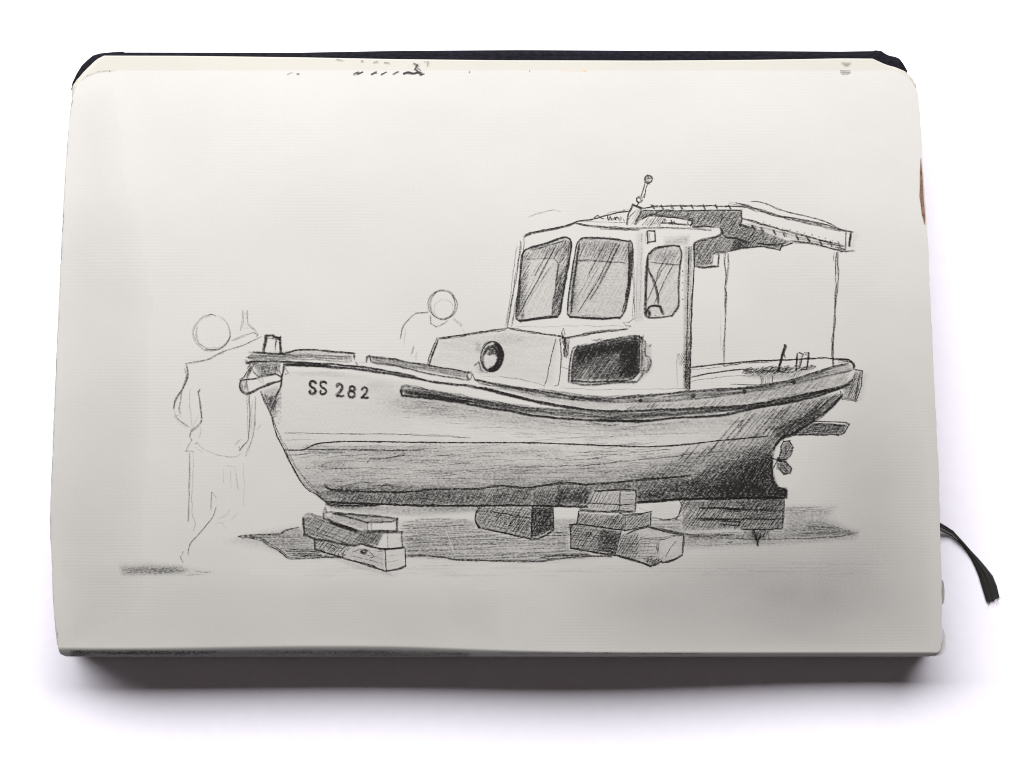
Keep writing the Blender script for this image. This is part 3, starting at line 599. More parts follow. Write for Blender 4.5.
# ---- canopy
cn = Draw()
cn.line([(641.4, 208.4), (662.5, 206.2), (709.4, 206), (740.6, 206.6), (745, 207.5)], 1.0, .75, n=2).line([(641.4, 210.9), (693.8, 210.8), (742, 210)], 1.1, .8, n=2)
for x in (653, 662.5, 672, 681, 692, 704, 715.6, 730): cn.line([(x - 1.2, 204.6), (x, 207), (x + 1.6, 209.4)], 1.7, .85)
up = [(641, 211), (741.4, 210.5), (740.5, 221), (745, 225.5), (753.4, 227), (784.7, 239.4), (792.5, 242.5), (784, 244.5), (780, 249.5), (761, 246.4), (744, 248.5), (728, 251), (736, 238), (722.5, 235), (720, 228), (692, 227), (689, 218.5), (667, 215.8), (650, 214.5), (642, 218), (636, 225), (634, 224)]
lw = [(694.5, 243), (715, 238), (722.7, 235.6), (736, 238), (753, 243), (745, 248), (728, 250.8), (725, 253.5), (712.5, 254), (711, 264.7), (694.5, 266)]
cn.hatch(up, 55, 1.9, .9, .72, drop=.02).hatch(up, 22, 3.1, .8, .42).hatch(lw, 55, 1.7, .9, .72, drop=.02).hatch([(694.5, 250), (712, 250), (711, 265), (694.5, 266)], 75, 2.2, .9, .5)
cn.tone(up, .33, 1.2, [(748, 236, 14, 7, .12), (725, 215, 18, 5, .1)], .3).tone(lw, .36, 1.2)
cn.hatch([(640, 226), (648, 217), (662, 217), (660, 225)], 52, 2.0, 1.3, .8)
cn.line([(741.4, 211), (742, 219), (740, 225), (746, 226.5), (755, 228)], 1.6, .8, n=2).line([(721, 227), (720.5, 222), (723, 214)], 1.1, .6)
cn.line([(720, 227.5), (722.7, 233.4), (715.6, 237.3), (700, 240.5), (694.5, 244), (693.8, 250)], 1.7, .88, n=2).line([(722.7, 233.6), (727, 236.8), (736, 238), (750, 242.5)], 1.9, .9, n=2)
cn.line([(694.5, 266), (703, 267.3), (712, 266.5), (719, 266)], 1.5, .85, n=2).line([(713, 254), (711.8, 266)], 1.4, .85).line([(719, 253.5), (718, 266)], 2, .88, n=2).line([(712, 254), (720, 252.5), (728, 252.5)], 1.3, .75)
cn.line([(728, 250.8), (744, 248.2), (761, 246.2), (772, 248), (780, 249.8), (782, 246), (792.5, 242.7)], 1.3, .8, n=2).line([(757, 243), (770, 244.5), (783, 244)], 1.8, .8, n=2)
cn.line([(736, 203), (748, 206), (761, 211), (775, 216), (792.5, 218.3), (823.8, 224.5), (844, 230.8), (853.4, 232.3)], 1.0, .7, n=2).line([(728, 200.6), (738, 203), (748, 206)], .8, .4)
cn.line([(742, 205), (765, 210.5), (795, 219.6), (825, 226), (842, 231)], 1.0, .6, n=2)
cn.line([(750.5, 201), (757, 201.2), (768, 204.5), (781.6, 209.7), (800, 215), (817.5, 219), (830, 223.5), (843, 230.5)], .9, .7)
cn.line([(728, 203), (745, 206.5), (757, 212)], .8, .4, n=2)
cn.line([(742.5, 219), (776.9, 228.5), (808, 237), (845.6, 247)], 1.0, .75, n=2).line([(745, 223), (785, 233), (815, 241), (838, 246.5)], .8, .45)
cn.line([(790, 242.5), (800, 242), (812.8, 243.4), (833, 248.8), (847, 252)], 1.1, .75, n=2).line([(784, 241), (800, 239.5), (810, 242)], .8, .45)
for u, v in [(150, 300), (210, 318), (280, 333), (355, 345), (430, 365), (500, 378), (580, 398), (645, 407), (700, 415)]:
    x, y = 730 + u / 6.4, 180 + v / 6.4; cn.line([(x - 1.4, y - 2.6), (x, y), (x + 1.6, y + 2.8)], 2.0, .85)
for u, v in [(140, 258), (215, 270), (255, 285), (300, 300), (335, 310), (385, 318), (430, 328), (475, 338), (525, 350), (570, 362), (610, 370), (655, 385), (690, 392)]:
    x, y = 730 + u / 6.4, 180 + v / 6.4; cn.line([(x - .6, y - .2), (x + .7, y + .3)], 1.4, .75)
cn.line([(845.6, 231.6), (845.4, 248.8)], 1.1, .75, n=2).line([(850.8, 232), (850, 240), (848.8, 246.5)], 2.0, .9, n=2).line([(842, 230.5), (853.5, 232.2)], 1.4, .8).line([(840, 251.5), (848, 250.8), (855, 250.5)], 1.3, .6).line([(836, 247), (846, 250)], 1.4, .8, n=2)
cn.tone([(745, 226), (793, 240), (835, 249), (845, 247), (800, 235), (750, 221)], .10, 2)
cn.tone([(853, 233), (858, 233), (854, 252), (848, 253)], .06, 4)
pl = Draw()
pl.line([(836.5, 251), (835.6, 275), (835.3, 300), (834, 320), (833, 345), (833, 367)], .9, .68).line([(837.8, 251), (838.6, 273.8), (836.3, 300), (835, 325), (832.6, 340), (833.2, 366)], 1, .75).line([(834, 252), (833.5, 261)], .9, .5)
pl2 = Draw()
pl2.line([(724.5, 253), (724.6, 262), (726, 280), (724.5, 288), (726, 296), (724, 338), (723.8, 363)], 1, .7).line([(727.9, 253), (727.6, 270), (725, 290), (724.8, 310)], .9, .62).line([(720.5, 310), (720.6, 350)], .6, .15)
pl2.line([(722, 364.5), (725, 366)], 1.8, .7)
# ---- windows
cb.hatch([(684, 372), (690.5, 368), (690, 389), (684, 389)], 60, 1.3, 1.2, .7).hatch([(685, 350), (690.5, 350), (690, 372), (685, 372)], 60, 2.2, .9, .5)
w1 = Draw(); o1 = [(528, 248.4), (546.9, 243), (564, 237.2), (569.5, 239), (571, 245.3), (567.2, 270.3), (562.5, 293.8), (560.2, 311), (556.5, 316.6), (537.5, 318.8), (520.3, 321), (516.6, 318.5), (517, 309.4), (519.5, 286), (522.7, 256), (525.8, 250), (528, 248.4)]
w1.line(o1, 1.4, .85, .2, n=3).line([(530, 250.5), (548, 245.5), (566, 240.5)], 1.1, .65).line([(569.3, 242), (566, 268), (561.5, 292), (558.6, 311)], 1.3, .75)
w1.line([(520.3, 320.5), (537.5, 318), (556, 315.4)], 1.9, .88).line([(517.5, 316), (519.5, 300), (521, 280)], 1.7, .8)
w1.hatch([(517.5, 318), (519.5, 290), (523, 256), (531, 252), (527.5, 285), (523.5, 318)], 60, 1.4, .9, .66)
w1.hatch([(561, 262), (554, 297), (552.5, 315.5), (558.5, 315), (562, 293), (569, 262), (570, 243), (565, 240)], 60, 1.5, 1, .72)
w1.hatch([(557, 275), (553.3, 300), (552.5, 315), (558, 315), (561.5, 293), (563, 272)], 75, 1.4, 1.1, .6)
w1.hatch([(526, 251), (565, 239.5), (569, 243), (561, 262), (554, 258), (524, 260)], 62, 2.1, .8, .5)
w1.line([(525, 259), (540, 258.6), (554, 257.8)], .8, .5).line([(554, 257.8), (558.6, 264), (557.8, 275), (554, 300), (552.3, 315)], 1.1, .75).line([(554, 258), (560, 249), (566, 241)], .9, .5).line([(558.6, 264), (562.5, 259)], 1.1, .7)
for q in ([(543, 262), (533, 281), (523, 303)], [(553, 263), (542, 280), (526, 305)], [(549, 268), (536, 290)], [(540, 262), (531, 276)]): w1.line(q, .7, .42)
w1.hatch([(527, 262), (556, 262), (553, 300), (552, 315), (524, 317)], 64, 3.8, .6, .15)
for q in ([(556, 245), (540, 276), (523, 306)], [(550, 248), (534, 276)]): w1.line(q, .9, .6, .15, n=2)
w1.tone(o1, .09, 1.5, [(521, 290, 4, 30, .22), (560, 285, 5, 28, .22), (550, 250, 18, 7, .12)], .3)
w2 = Draw(); o2 = [(578, 242), (584.4, 237.5), (609, 238.3), (629.7, 241), (632.8, 247), (631, 278), (629, 293.8), (625, 311), (620, 318), (600, 318.8), (570.3, 317.2), (567.4, 314), (568.8, 293.8), (573.4, 262.5), (576.6, 245.3), (578, 242)]
w2.line(o2, 1.4, .85, .2, n=2).line([(584, 238.5), (610, 239), (629, 242)], 1.0, .6).line([(628.9, 242), (628.4, 278), (625, 300), (622, 312)], 1.3, .8, n=2)
w2.line([(580, 243), (577, 262.5), (573, 293.8), (571.4, 314)], 1.4, .8, n=2).line([(568, 314), (571, 317), (600, 318.3), (619.5, 317.4)], 1.8, .85).line([(630.8, 250), (629.8, 278), (626.5, 300)], 1.9, .75)
w2.hatch([(569, 314), (570, 290), (575, 258), (578, 243), (581, 243), (577, 275), (572.5, 314)], 62, 1.5, 1, .6)
w2.hatch([(581, 240), (628, 242.5), (627.8, 262), (577.5, 260)], 64, 1.9, .8, .56).hatch([(581, 240), (600, 239.5), (628, 242.5), (628, 249), (581, 246)], 75, 2.3, .8, .4)
w2.line([(575, 260), (600, 260.8), (626.6, 262.5)], 1.0, .7)
for q in ([(612.5, 242), (596, 272), (577, 306)], [(616, 243), (600, 274), (588, 294)], [(607, 250), (590, 276), (574, 302)], [(619, 245), (600, 280)]): w2.line(q, .7, .45)
w2.hatch([(577, 262), (627, 263), (622, 314), (572, 316)], 62, 3.4, .6, .16).line([(580, 315), (610, 316)], .7, .4)
w2.hatch([(577, 262), (627, 263), (622, 314), (572, 316)], 0, 3.1, .8, .07)
for x in (592, 597, 603.5, 610): w2.line([(x, 236), (x + .5, 238.6)], 1, .5)
for q in ([(616, 243), (598, 280), (578, 312)], [(620, 244), (604, 276), (590, 300)], [(606, 242), (588, 276)]): w2.line(q, .9, .62, .15, n=2)
w2.tone(o2, .12, 1.5, [(574, 285, 3.5, 32, .22), (629, 270, 3, 30, .18), (604, 250, 24, 9, .12)], .3)
w3 = Draw(); o3 = [(648.4, 254), (656, 247.5), (670, 245.3), (679.7, 246), (682, 253.8), (680, 270), (679, 291), (679, 305), (672, 315.5), (661, 317), (648.8, 317.8), (645, 313), (645.6, 290), (646.4, 265), (648.4, 254)]
w3.line(o3, 1.3, .8, .2, n=2).line([(648.5, 255), (656, 248.5), (670, 246)], 1.9, .8).line([(648, 254), (646.6, 280), (645.5, 310)], 1.4, .8)
w3.line([(648, 267.8), (656.6, 286.6), (659, 304.5)], 1.3, .82, n=2).line([(648, 255), (647.5, 262), (649, 270)], 1.2, .7)
for q in ([(669, 260), (657, 279), (647, 300.6)], [(674, 262), (663, 284), (654, 304)], [(672, 250), (660, 268), (656, 280)], [(676, 252), (668, 268)]): w3.line(q, .9, .6)
w3.line([(650, 262.3), (664, 264), (679.7, 264.7)], .9, .6).hatch([(649, 255), (656, 249), (679, 248), (681, 255), (679, 264), (649, 262)], 58, 2.0, .8, .55)
w3.hatch([(648, 264), (679, 266), (678, 304), (670, 315), (661, 312)], 58, 4.2, .6, .2)
w3.line([(645.6, 313), (649, 307), (653.4, 305.3), (659.7, 306.4), (662.8, 314.7)], 2.2, .85, n=3).scrib(646, 309, 651, 316, 8, 1, .7).line([(655, 314.5), (656, 316)], 1.2, .7)
w3.tone(o3, .10, 1.5, [(664, 255, 14, 7, .12)], .3)
# porthole
ph = Draw()
ph.line(ell(492.2, 356.3, 11.1, 15.1, rot=8), 1.2, .82, n=2).line(ell(490, 358.3, 7.3, 12.2, rot=6), 1.2, .78, n=2)
for k in (0, 1.2, 2.4, 3.6): ph.line(ell(492.0 - k * .3, 356.5, 10.6 - k * .75, 14.6 - k * .75, -85, 95, 14, 8), 2.5, .95, .1, n=2)
ph.hatch([(484, 354), (485, 348), (490, 345.5), (496, 349), (498, 355)], 60, 1.2, 1.3, .85).hatch([(484, 354), (485, 348), (490, 345.5), (496, 349), (498, 355)], 10, 1.8, 1.2, .7).line([(484.5, 352.5), (490, 354.5), (497, 351.5)], 1.6, .8)
ph.line([(483, 346), (486, 343), (491, 342.2)], 1.4, .5).line([(481.8, 352), (481, 360), (483, 368)], 1.3, .45)
ph.hatch([(475, 344), (482, 344), (481, 352), (476, 350)], 70, 2, .9, .32).line([(474, 366), (479, 362.5), (480, 368), (484, 371)], 1.1, .5, n=2).line([(482, 371), (488, 372.5)], 1, .5)
ph.tone([(474, 343), (482, 342), (483, 352), (476, 352)], .10, 3).tone([(484, 372), (478, 374), (474, 366), (481, 362)], .09, 3)
# dark ventilation opening
vn = Draw(); vo = [(574.5, 351), (578, 346.3), (600, 342.5), (636, 337.5), (639.6, 341), (639, 371), (630, 379.3), (600, 381.3), (572, 380.5), (571.6, 374)]
vn.tone([(574.5, 351), (578, 346.3), (600, 343.5), (636, 339), (639, 342), (638.6, 371), (630, 378), (600, 379.5), (574, 378.5), (573, 372)], .68, .9, [(585, 374, 10, 7, -.42), (605, 366, 12, 9, -.22), (618, 358, 7, 8, -.15)], .1)
vn.hatch(vo, 55, 1.6, 1.2, .8, drop=.02).hatch([(576, 350), (600, 344), (638, 339), (638, 352), (600, 356), (576, 366)], 62, 1.3, 1.5, .92).hatch([(620, 345), (639, 342), (638, 371), (630, 379), (618, 379)], 60, 1.3, 1.5, .9)
vn.hatch([(576, 350), (600, 344.5), (638, 340), (638.5, 371), (630, 378), (620, 377), (622, 350), (600, 353), (578, 362)], 58, 1.3, 1.5, .9)
vn.line(vo + [vo[0]], 1.4, .85, n=2).line([(571, 354.7), (569.4, 368), (568.8, 381), (587.5, 384.5), (615, 382), (637, 381.5), (642, 375), (644, 368)], 1.2, .75, n=2)
vn.line([(571, 355), (574, 348), (579, 345)], 1.3, .75).scrib(590, 341, 606, 338, 8, .9, .5).line([(600, 341.5), (620, 338), (634, 335.5), (640, 336.5), (645, 341), (645, 356)], 1.2, .75, n=2)
vn.scrib(634, 336, 644, 342, 12, 1.1, .65)
for k in range(15): vn.line([(640.5 + rng.normal(0, .5), 342 + k * 2.4), (645.5 + rng.normal(0, .8), 341 + k * 2.4)], .9, .5)
vn.scrib(640, 356, 649, 352, 7, .9, .4).line([(645, 355), (649, 357), (650.5, 362), (648, 368), (645, 372)], 1.1, .62, n=2).line([(647, 359), (648, 364), (646.5, 368)], 1.1, .5).line([(641, 343), (641.8, 360), (640.6, 373)], 1.2, .6)
for k in range(14): vn.line([(572 + k * 4.6, 381.4), (573.6 + k * 4.6, 384.2)], .8, .5)
for k in range(9): vn.line([(569.5, 356 + k * 2.8), (572.5, 354.8 + k * 2.8)], .9, .5)
vn.tone([(641, 340), (651, 345), (652, 370), (640, 381), (637, 378), (640, 372)], .14, 3)
# registration number
rg = Draw()
def S_(cx, cy, h=13.4, w=7.2): return [(cx + w * .46, cy - h * .30), (cx + w * .2, cy - h * .49), (cx - w * .25, cy - h * .46), (cx - w * .45, cy - h * .25), (cx - w * .2, cy - h * .04), (cx + w * .25, cy + h * .08), (cx + w * .45, cy + h * .27), (cx + w * .15, cy + h * .48), (cx - w * .3, cy + h * .47), (cx - w * .48, cy + h * .27), (cx - w * .3, cy + h * .2)]
def two(cx, cy, h=13, w=7.4): return [(cx - w * .45, cy - h * .22), (cx - w * .25, cy - h * .45), (cx + w * .12, cy - h * .48), (cx + w * .38, cy - h * .28), (cx + w * .2, cy - h * .02), (cx - w * .12, cy + h * .22), (cx - w * .5, cy + h * .46)], [(cx - w * .5, cy + h * .46), (cx - w * .1, cy + h * .40), (cx + w * .25, cy + h * .48), (cx + w * .52, cy + h * .38)]
for c in ((312, 387.2), (323.3, 387.7)): rg.line(S_(*c), 2.0, .97, .1, n=3, taper=.15, raw=True)
for c in ((339.8, 390.2), (364.6, 392.4)):
    for q in two(*c, h=13 if c[0] < 350 else 11.6): rg.line(q, 2.0, .95, .1, n=2, taper=.15, raw=True)
rg.line(ell(351.8, 388.2, 2.6, 2.9, -90, 275, 14), 1.7, .92, .1, n=2, taper=.1).line(ell(351.8, 394.3, 3.2, 3.5, -90, 275, 14), 1.7, .92, .1, n=2, taper=.1)
for d in (ht,): pass
boat = group('boat_drawing', 'pencil drawing of an old wooden cabin boat propped on timber blocks', [
    ('boat_drawing', h, M_LINE), ('hull_shading', ht, M_TONE), ('bow_drawing', bw, M_LINE), ('rail_drawing', rl, M_LINE),
    ('stern_gear_drawing', sg, M_LINE), ('transom_drawing', tr, M_LINE), ('rudder_drawing', rd, M_LINE), ('propeller_drawing', pr, M_LINE),
    ('cabin_drawing', cb, M_LINE), ('roof_lamp_drawing', rf, M_LINE), ('canopy_drawing', cn, M_LINE), ('pole_drawing', pl, M_LINE), ('pole_drawing', pl2, M_LINE),
    ('window_drawing', w1, M_LINE), ('window_drawing', w2, M_LINE), ('window_drawing', w3, M_LINE), ('porthole_drawing', ph, M_LINE),
    ('vent_drawing', vn, M_LINE, 'black scribbled opening low on the cabin side'), ('registration_number', rg, M_LINE, 'hand-drawn registration reading SS 282')])
# ================================================================== TIMBER BLOCKS
def block(label, d, m_=None): o = d.put('timber_block_drawing', M_LINE, BOOK, label); return o
b1 = Draw()
b1.line([(323, 518), (323.4, 512.8), (332.3, 511.8)], 1.3, .7, n=2, smooth=False).scrib(323, 506, 327, 511, 5, 1, .6).line([(332.3, 513), (345, 516), (367.5, 522.3), (390, 521.6), (397, 519)], 1.2, .82, n=2, smooth=False).line([(332, 512), (380, 516), (397, 518.4), (396.9, 530), (370.5, 530.6)], 1.2, .85, n=2, smooth=False)
b1.line([(397, 518.4), (396.6, 530)], 2, .85).line([(367.5, 522.6), (368, 530), (371, 530.4), (371, 523)], 1.2, .75, smooth=False).line([(323, 518), (331, 520.5), (355, 529), (362, 531)], 1.1, .75, n=2)
b1.line([(329, 521), (343, 526), (358, 530.8)], 2.5, .92, n=3).hatch([(333, 513.5), (366, 522.8), (366.5, 530), (340, 523), (325, 518)], 15, 2, .8, .4)
b1.hatch([(333, 512.5), (380, 516), (396, 519), (370, 522)], 3, 1.8, .8, .5).line([(322, 512), (331, 521)], 1, .5)
gr = [(304, 516), (322, 517), (330, 521.5), (358, 531), (384, 533), (377, 544.5), (360, 544), (345, 545), (330, 541), (305, 534)]
b1.line([(303.6, 516), (303.4, 524), (305, 534), (313, 538), (330, 541), (350, 545), (359.7, 544)], 1.7, .88, n=2).line([(303, 516), (310, 514), (322, 517.5)], 1.3, .75)
b1.line([(303.6, 517), (305, 534)], 2.2, .8).hatch(gr, 50, 2.8, 1, .66).hatch(gr, -20, 3.2, 1, .6).hatch([(358, 531.5), (382, 533), (377, 544), (360, 543)], 62, 1.7, 1, .65)
b1.line([(362, 531), (388, 531.6), (401.6, 531.5), (402, 547), (380, 548.8), (365, 545)], 1.2, .8, n=2, smooth=False).line([(387.6, 532), (387.6, 547)], 1, .7).line([(383, 533), (377, 545)], .9, .6)
b1.line([(314.4, 537.8), (315, 548.8), (339.4, 556.6), (365, 563.5), (386, 571)], 1.4, .85, n=2, smooth=False).line([(359.7, 544), (384.7, 549.4), (405, 547.6)], 1.6, .85, n=2)
b1.hatch([(315, 539), (330, 542), (355, 546), (340, 556), (316, 549)], 50, 2.4, 1, .66).hatch([(315, 539), (330, 542), (350, 546), (335, 554)], -18, 3, 1, .5)
b1.line([(314.6, 538), (315, 548)], 2.1, .8).scrib(337, 554, 346, 558, 8, 1.2, .8)
b1.line([(385, 550), (386, 571)], 1.9, .82, n=2).line([(386, 571.2), (398.8, 569), (405.8, 566), (405, 548)], 1.3, .82, n=2).hatch([(352, 548), (384, 551), (384, 568), (350, 557)], -15, 3.6, .8, .35)
b1.line(ell(363.6, 551.9, 3, 1.6), 2.2, .88, n=2).line([(369, 552), (374, 556.5), (369, 559)], 1.1, .7).line([(352, 552), (360, 549.5), (370, 551)], .9, .5).line([(387, 556), (398, 555)], .7, .3).line([(387, 562), (400, 560)], .7, .3)
b1.tone(gr, .24, 2).tone([(333, 513), (396, 518), (396, 522), (367, 523), (367, 530), (325, 518)], .16, 2).tone([(315, 539), (384, 551), (384, 569), (316, 549)], .14, 2, [(330, 547, 14, 6, .15)])
b1.tone([(388, 533), (404, 533), (405, 566), (387, 570)], .04, 2)
b2 = Draw(); p2 = [(477, 512), (480, 507), (532, 507), (531.6, 538.4), (505, 533), (479, 527), (476, 521)]
b2.line([(480, 507), (476.4, 512.8), (476, 521.5), (479, 527.5), (505, 533), (531.6, 538.8)], 1.6, .88, n=2).line([(486, 511), (508, 514.6), (531.6, 519)], 1.1, .75).line([(531.8, 507), (531.6, 538.6)], 2.0, .88, n=3)
b2.line([(476, 522), (480, 527.5)], 2.4, .8).hatch(p2, 55, 2.0, .9, .66).hatch(p2, -12, 3.4, .8, .4).hatch([(495, 515), (531, 520), (531, 537), (515, 534)], 58, 2.2, 1, .6)
pd = [(532, 507), (553, 507), (553.5, 528), (545, 533), (532, 538.5)]
b2.hatch(pd, 60, 1.5, 1.3, .85).hatch(pd, 0, 2.2, 1.2, .7).hatch(pd, 100, 2.6, 1.1, .6).line([(532, 538.8), (541, 537), (553.5, 529), (553, 508)], 1.5, .85, n=2).tone(p2, .28, 2).tone(pd, .55, 1.5)
b2.scrib(476, 506, 486, 509, 8, .9, .4)
b3 = Draw(); t3 = [(594.7, 491.7), (635, 490.3), (635, 511), (620, 511), (579.5, 509.7), (589, 503)]
b3.line([(579, 509.7), (589, 502.5), (594.7, 491.7)], 1, .6).line([(594, 490.8), (615, 489.8), (635.5, 490), (635, 511.5)], 1.9, .88, n=2, smooth=False).line([(579, 510.4), (600, 511.6), (619.7, 511.8), (635, 511.6)], 1.8, .88, n=2)
b3.line([(620.5, 491), (619.7, 511)], 1.8, .7, n=2).line([(588, 503), (610, 504), (635, 504.4)], 1, .65).hatch([(594.7, 491.7), (620, 491), (619, 511), (580, 509)], 62, 2.4, .9, .52).hatch([(620.5, 491), (635, 490.3), (635, 511), (620, 511)], 2, 2.6, .8, .45)
s3 = [(579, 512.5), (600, 514), (626, 515.5), (624.4, 530), (600, 527.5), (576.7, 523.8)]
b3.line([(579, 511), (576.7, 523.8), (600, 527), (624.4, 530.4), (650, 526)], 1.4, .85, n=2, smooth=False).line([(626, 515), (624.6, 530)], 1.7, .75).line([(619, 512.5), (628, 514.8), (640, 514), (650.3, 511.8), (650, 526.3)], 1.5, .85, n=2, smooth=False)
b3.hatch(s3, 52, 1.9, 1.1, .75).hatch([(626, 515.5), (650, 512.5), (650, 526), (625, 530)], 48, 2.1, 1.1, .72).hatch([(605, 515), (625, 516), (624, 530), (603, 527)], 65, 1.9, 1, .6)
l3 = [(570, 524.5), (576, 524), (621, 531), (615, 555), (595, 552), (570.5, 548)]
b3.line([(576, 523.8), (570, 524.8), (570.5, 548), (590, 551.5), (615, 555.5)], 1.6, .88, n=2, smooth=False).hatch(l3, 55, 2.1, 1, .6).hatch(l3, -6, 2.6, 1, .55).hatch([(600, 529), (622, 532), (615, 555), (598, 552)], 20, 1.6, 1.4, .7).line([(621, 531), (618, 544), (615, 555.5)], 1.6, .7)
b3.scrib(586, 532, 592, 537, 8, 1.1, .55)
r3 = [(622, 533), (647.8, 527), (683, 534.7), (682, 555.8), (662, 562), (649.4, 566), (615, 555)]
b3.line([(627.5, 533), (638, 529), (647.8, 526.8)], 1.3, .8, n=2).line([(648, 526.8), (665, 531), (683, 534.5)], 2.1, .9, n=2).line([(683.4, 534), (683, 545), (682, 556)], 1.5, .85, n=2).line([(682.5, 555), (673, 560), (662, 562.5)], 2.0, .88, n=2).line([(662, 561), (650, 566), (634, 560.5), (615, 555)], 1.6, .85, n=3)
b3.line([(640, 538.6), (658.8, 539.4), (670, 537), (683, 536.4)], 1, .65).line([(659, 540), (658.4, 548), (659.8, 554)], .9, .6).line([(676, 541), (669, 550), (666, 557)], .9, .55).line([(638, 533), (636, 539), (650, 534)], .7, .3)
b3.hatch([(622, 534), (640, 531), (640, 556), (634, 560), (616, 554)], 60, 2.1, 1, .6).hatch([(622, 534), (640, 539), (658, 541), (659, 556), (645, 560), (616, 554)], 0, 3, .9, .4).hatch([(637, 539), (658, 541), (658, 555), (640, 557)], 75, 3.6, .8, .35)
b3.hatch([(640, 556), (662, 557), (662, 562), (650, 565)], 30, 1.6, 1.1, .7).hatch([(641, 557), (662, 560), (650, 566)], 60, 1.8, 1.2, .7)
b3.tone(t3, .18, 1.5).tone(s3, .28, 1.5).tone([(626, 515.5), (650, 512.5), (650, 526), (625, 530)], .28, 1.5).tone(l3, .30, 1.5, [(611, 541, 11, 12, .28)]).tone(r3, .12, 2, [(626, 545, 12, 12, .22), (670, 548, 8, 8, -.08)])
b4 = Draw(); p4 = [(681, 501), (783, 498), (783, 528.5), (740, 529), (700, 530), (683, 530)]
b4.line([(679, 500.5), (682, 505), (679, 514), (675.5, 519), (683, 522)], 1.1, .7).line([(783.6, 498), (783.4, 512), (782.5, 528.4)], 1.4, .85, n=2).line([(740, 529), (762, 529.2), (782.5, 528.4)], 1.4, .8, n=2)
b4.line([(720, 509.7), (750, 510), (783, 511)], 1.1, .7, n=2).line([(700, 519.6), (740, 519.4), (783, 519)], 1.1, .7, n=2).line([(699, 508), (718, 507.6), (740, 509.4)], 2.2, .88, n=2).line([(720, 508), (739, 511.3)], 1.4, .7).line([(693, 519.8), (712, 519.2), (728, 520)], 1.8, .8)
b4.line([(722, 508.3), (740, 508.8), (740, 512), (723, 511)], 1.2, .75, smooth=False).line([(720, 521.5), (739.5, 521.8), (739, 525), (720, 523.8)], 1.5, .8, n=2, smooth=False).line([(760, 509), (773, 509.5)], 1.8, .6)
b4.hatch(p4, 55, 2.3, 1.0, .66).hatch([(735, 499), (783, 498), (783, 528), (740, 529)], 50, 2.4, .9, .5).hatch([(735, 499), (783, 498), (783, 528), (740, 529)], 5, 2.8, .9, .45).hatch([(684, 501), (783, 499), (783, 505), (684, 507)], 60, 2.0, .9, .5)
b4.line([(753, 529), (756, 538), (757.5, 545), (761, 534)], 1.7, .8, n=2).hatch([(748, 530), (772, 530), (760, 540), (757, 544)], 60, 1.9, 1.2, .75).line([(728, 541), (730, 543), (732, 541)], 1.2, .6).line([(768, 531), (769, 541)], .9, .5).line([(745, 531), (742, 538)], .9, .5)
b4.tone(p4, .30, 2.5, [(765, 512, 22, 14, .10), (730, 502, 50, 3, .15)], .5).tone([(740, 528), (775, 528), (762, 540), (756, 545), (748, 536)], .22, 3)
block('stack of timber planks drawn under the bow at left', b1); block('dark hatched timber block drawn behind, beneath the middle of the keel', b2)
block('stack of timber blocks drawn under the middle of the boat, pale block at its right', b3); block('wide stack of planks drawn under the stern', b4)
# ================================================================== GROUND SHADING
g = Draw()
sh1 = [(240, 536), (276, 532), (299, 527), (305, 534), (314, 539), (315, 549), (338, 556.5), (330, 558), (292, 559), (283, 553), (269, 546), (259, 539.5)]
g.line([(237.8, 536), (244, 534.7), (276.9, 533.8), (285, 530), (298.8, 527.2)], 1.0, .72, n=1).line([(244, 537.2), (259.7, 539.4), (269, 545.6), (277, 549.5), (283, 553.4), (286, 557), (292.5, 559), (312, 558), (339, 557.3)], 1.1, .75, n=2).line([(238, 536), (244, 537.6)], 2.1, .85)
for y in (549.8, 551.7, 553.6, 555.4): g.line([(284 + (y - 549) * .8, y), (305, y - .8), (322, y + .3)], .9, .6)
g.hatch(sh1, 2, 2.3, .8, .34, over=3).tone(sh1, .15, 5, streak=.9).tone([(225, 542), (262, 531), (315, 524), (320, 560), (262, 548)], .10, 12).tone([(232, 540), (262, 533), (300, 530), (290, 560), (262, 545)], .07, 8).tone([(330, 556), (388, 572), (396, 577), (350, 566)], .14, 5)
sc = [(400, 522), (420, 519), (434.7, 518), (473.8, 520.5), (478, 528), (505, 534), (531, 539.5), (553, 531), (570, 526), (570.5, 548.5), (590, 553), (612, 556.5), (560, 560), (500, 561.5), (458, 559.7), (406, 557), (404, 548), (402, 530)]
g.hatch(sc, 1, 2.1, .8, .34, drop=.14, over=4).hatch(sc, 3, 3.7, 1.0, .42, drop=.3).tone(sc, .16, 7, [(440, 550, 45, 7, .06), (560, 540, 14, 14, .05)], .9)
g.line([(406, 556.4), (420, 555), (445, 558), (458, 559.7), (500, 561), (540, 561), (575, 557), (612, 556.6)], 1.1, .65, n=2).line([(408, 555), (425, 556.3)], 2, .6).line([(404, 522.5), (434, 518.5), (470, 520.4)], .8, .35).line([(540, 558), (556, 555.5), (590, 554.5)], 1.2, .6, n=2)
sr = [(650, 520), (681, 518), (683, 530), (740, 531), (783, 529), (784, 507), (835, 506.5), (829, 517), (845, 527), (857, 533), (829, 538), (780, 540), (720, 541), (684, 546), (684, 535), (650, 527)]
g.hatch(sr, 2, 2.3, .8, .30, drop=.25, over=6).tone(sr, .20, 11, [(845, 532, 14, 4, .16), (700, 538, 40, 5, .1)], .6).line([(784, 507), (800, 506.5), (822, 506.8)], .8, .22).line([(650.5, 517), (668, 519), (681, 515)], 1, .6).line([(651, 520.5), (681, 520)], .9, .5)
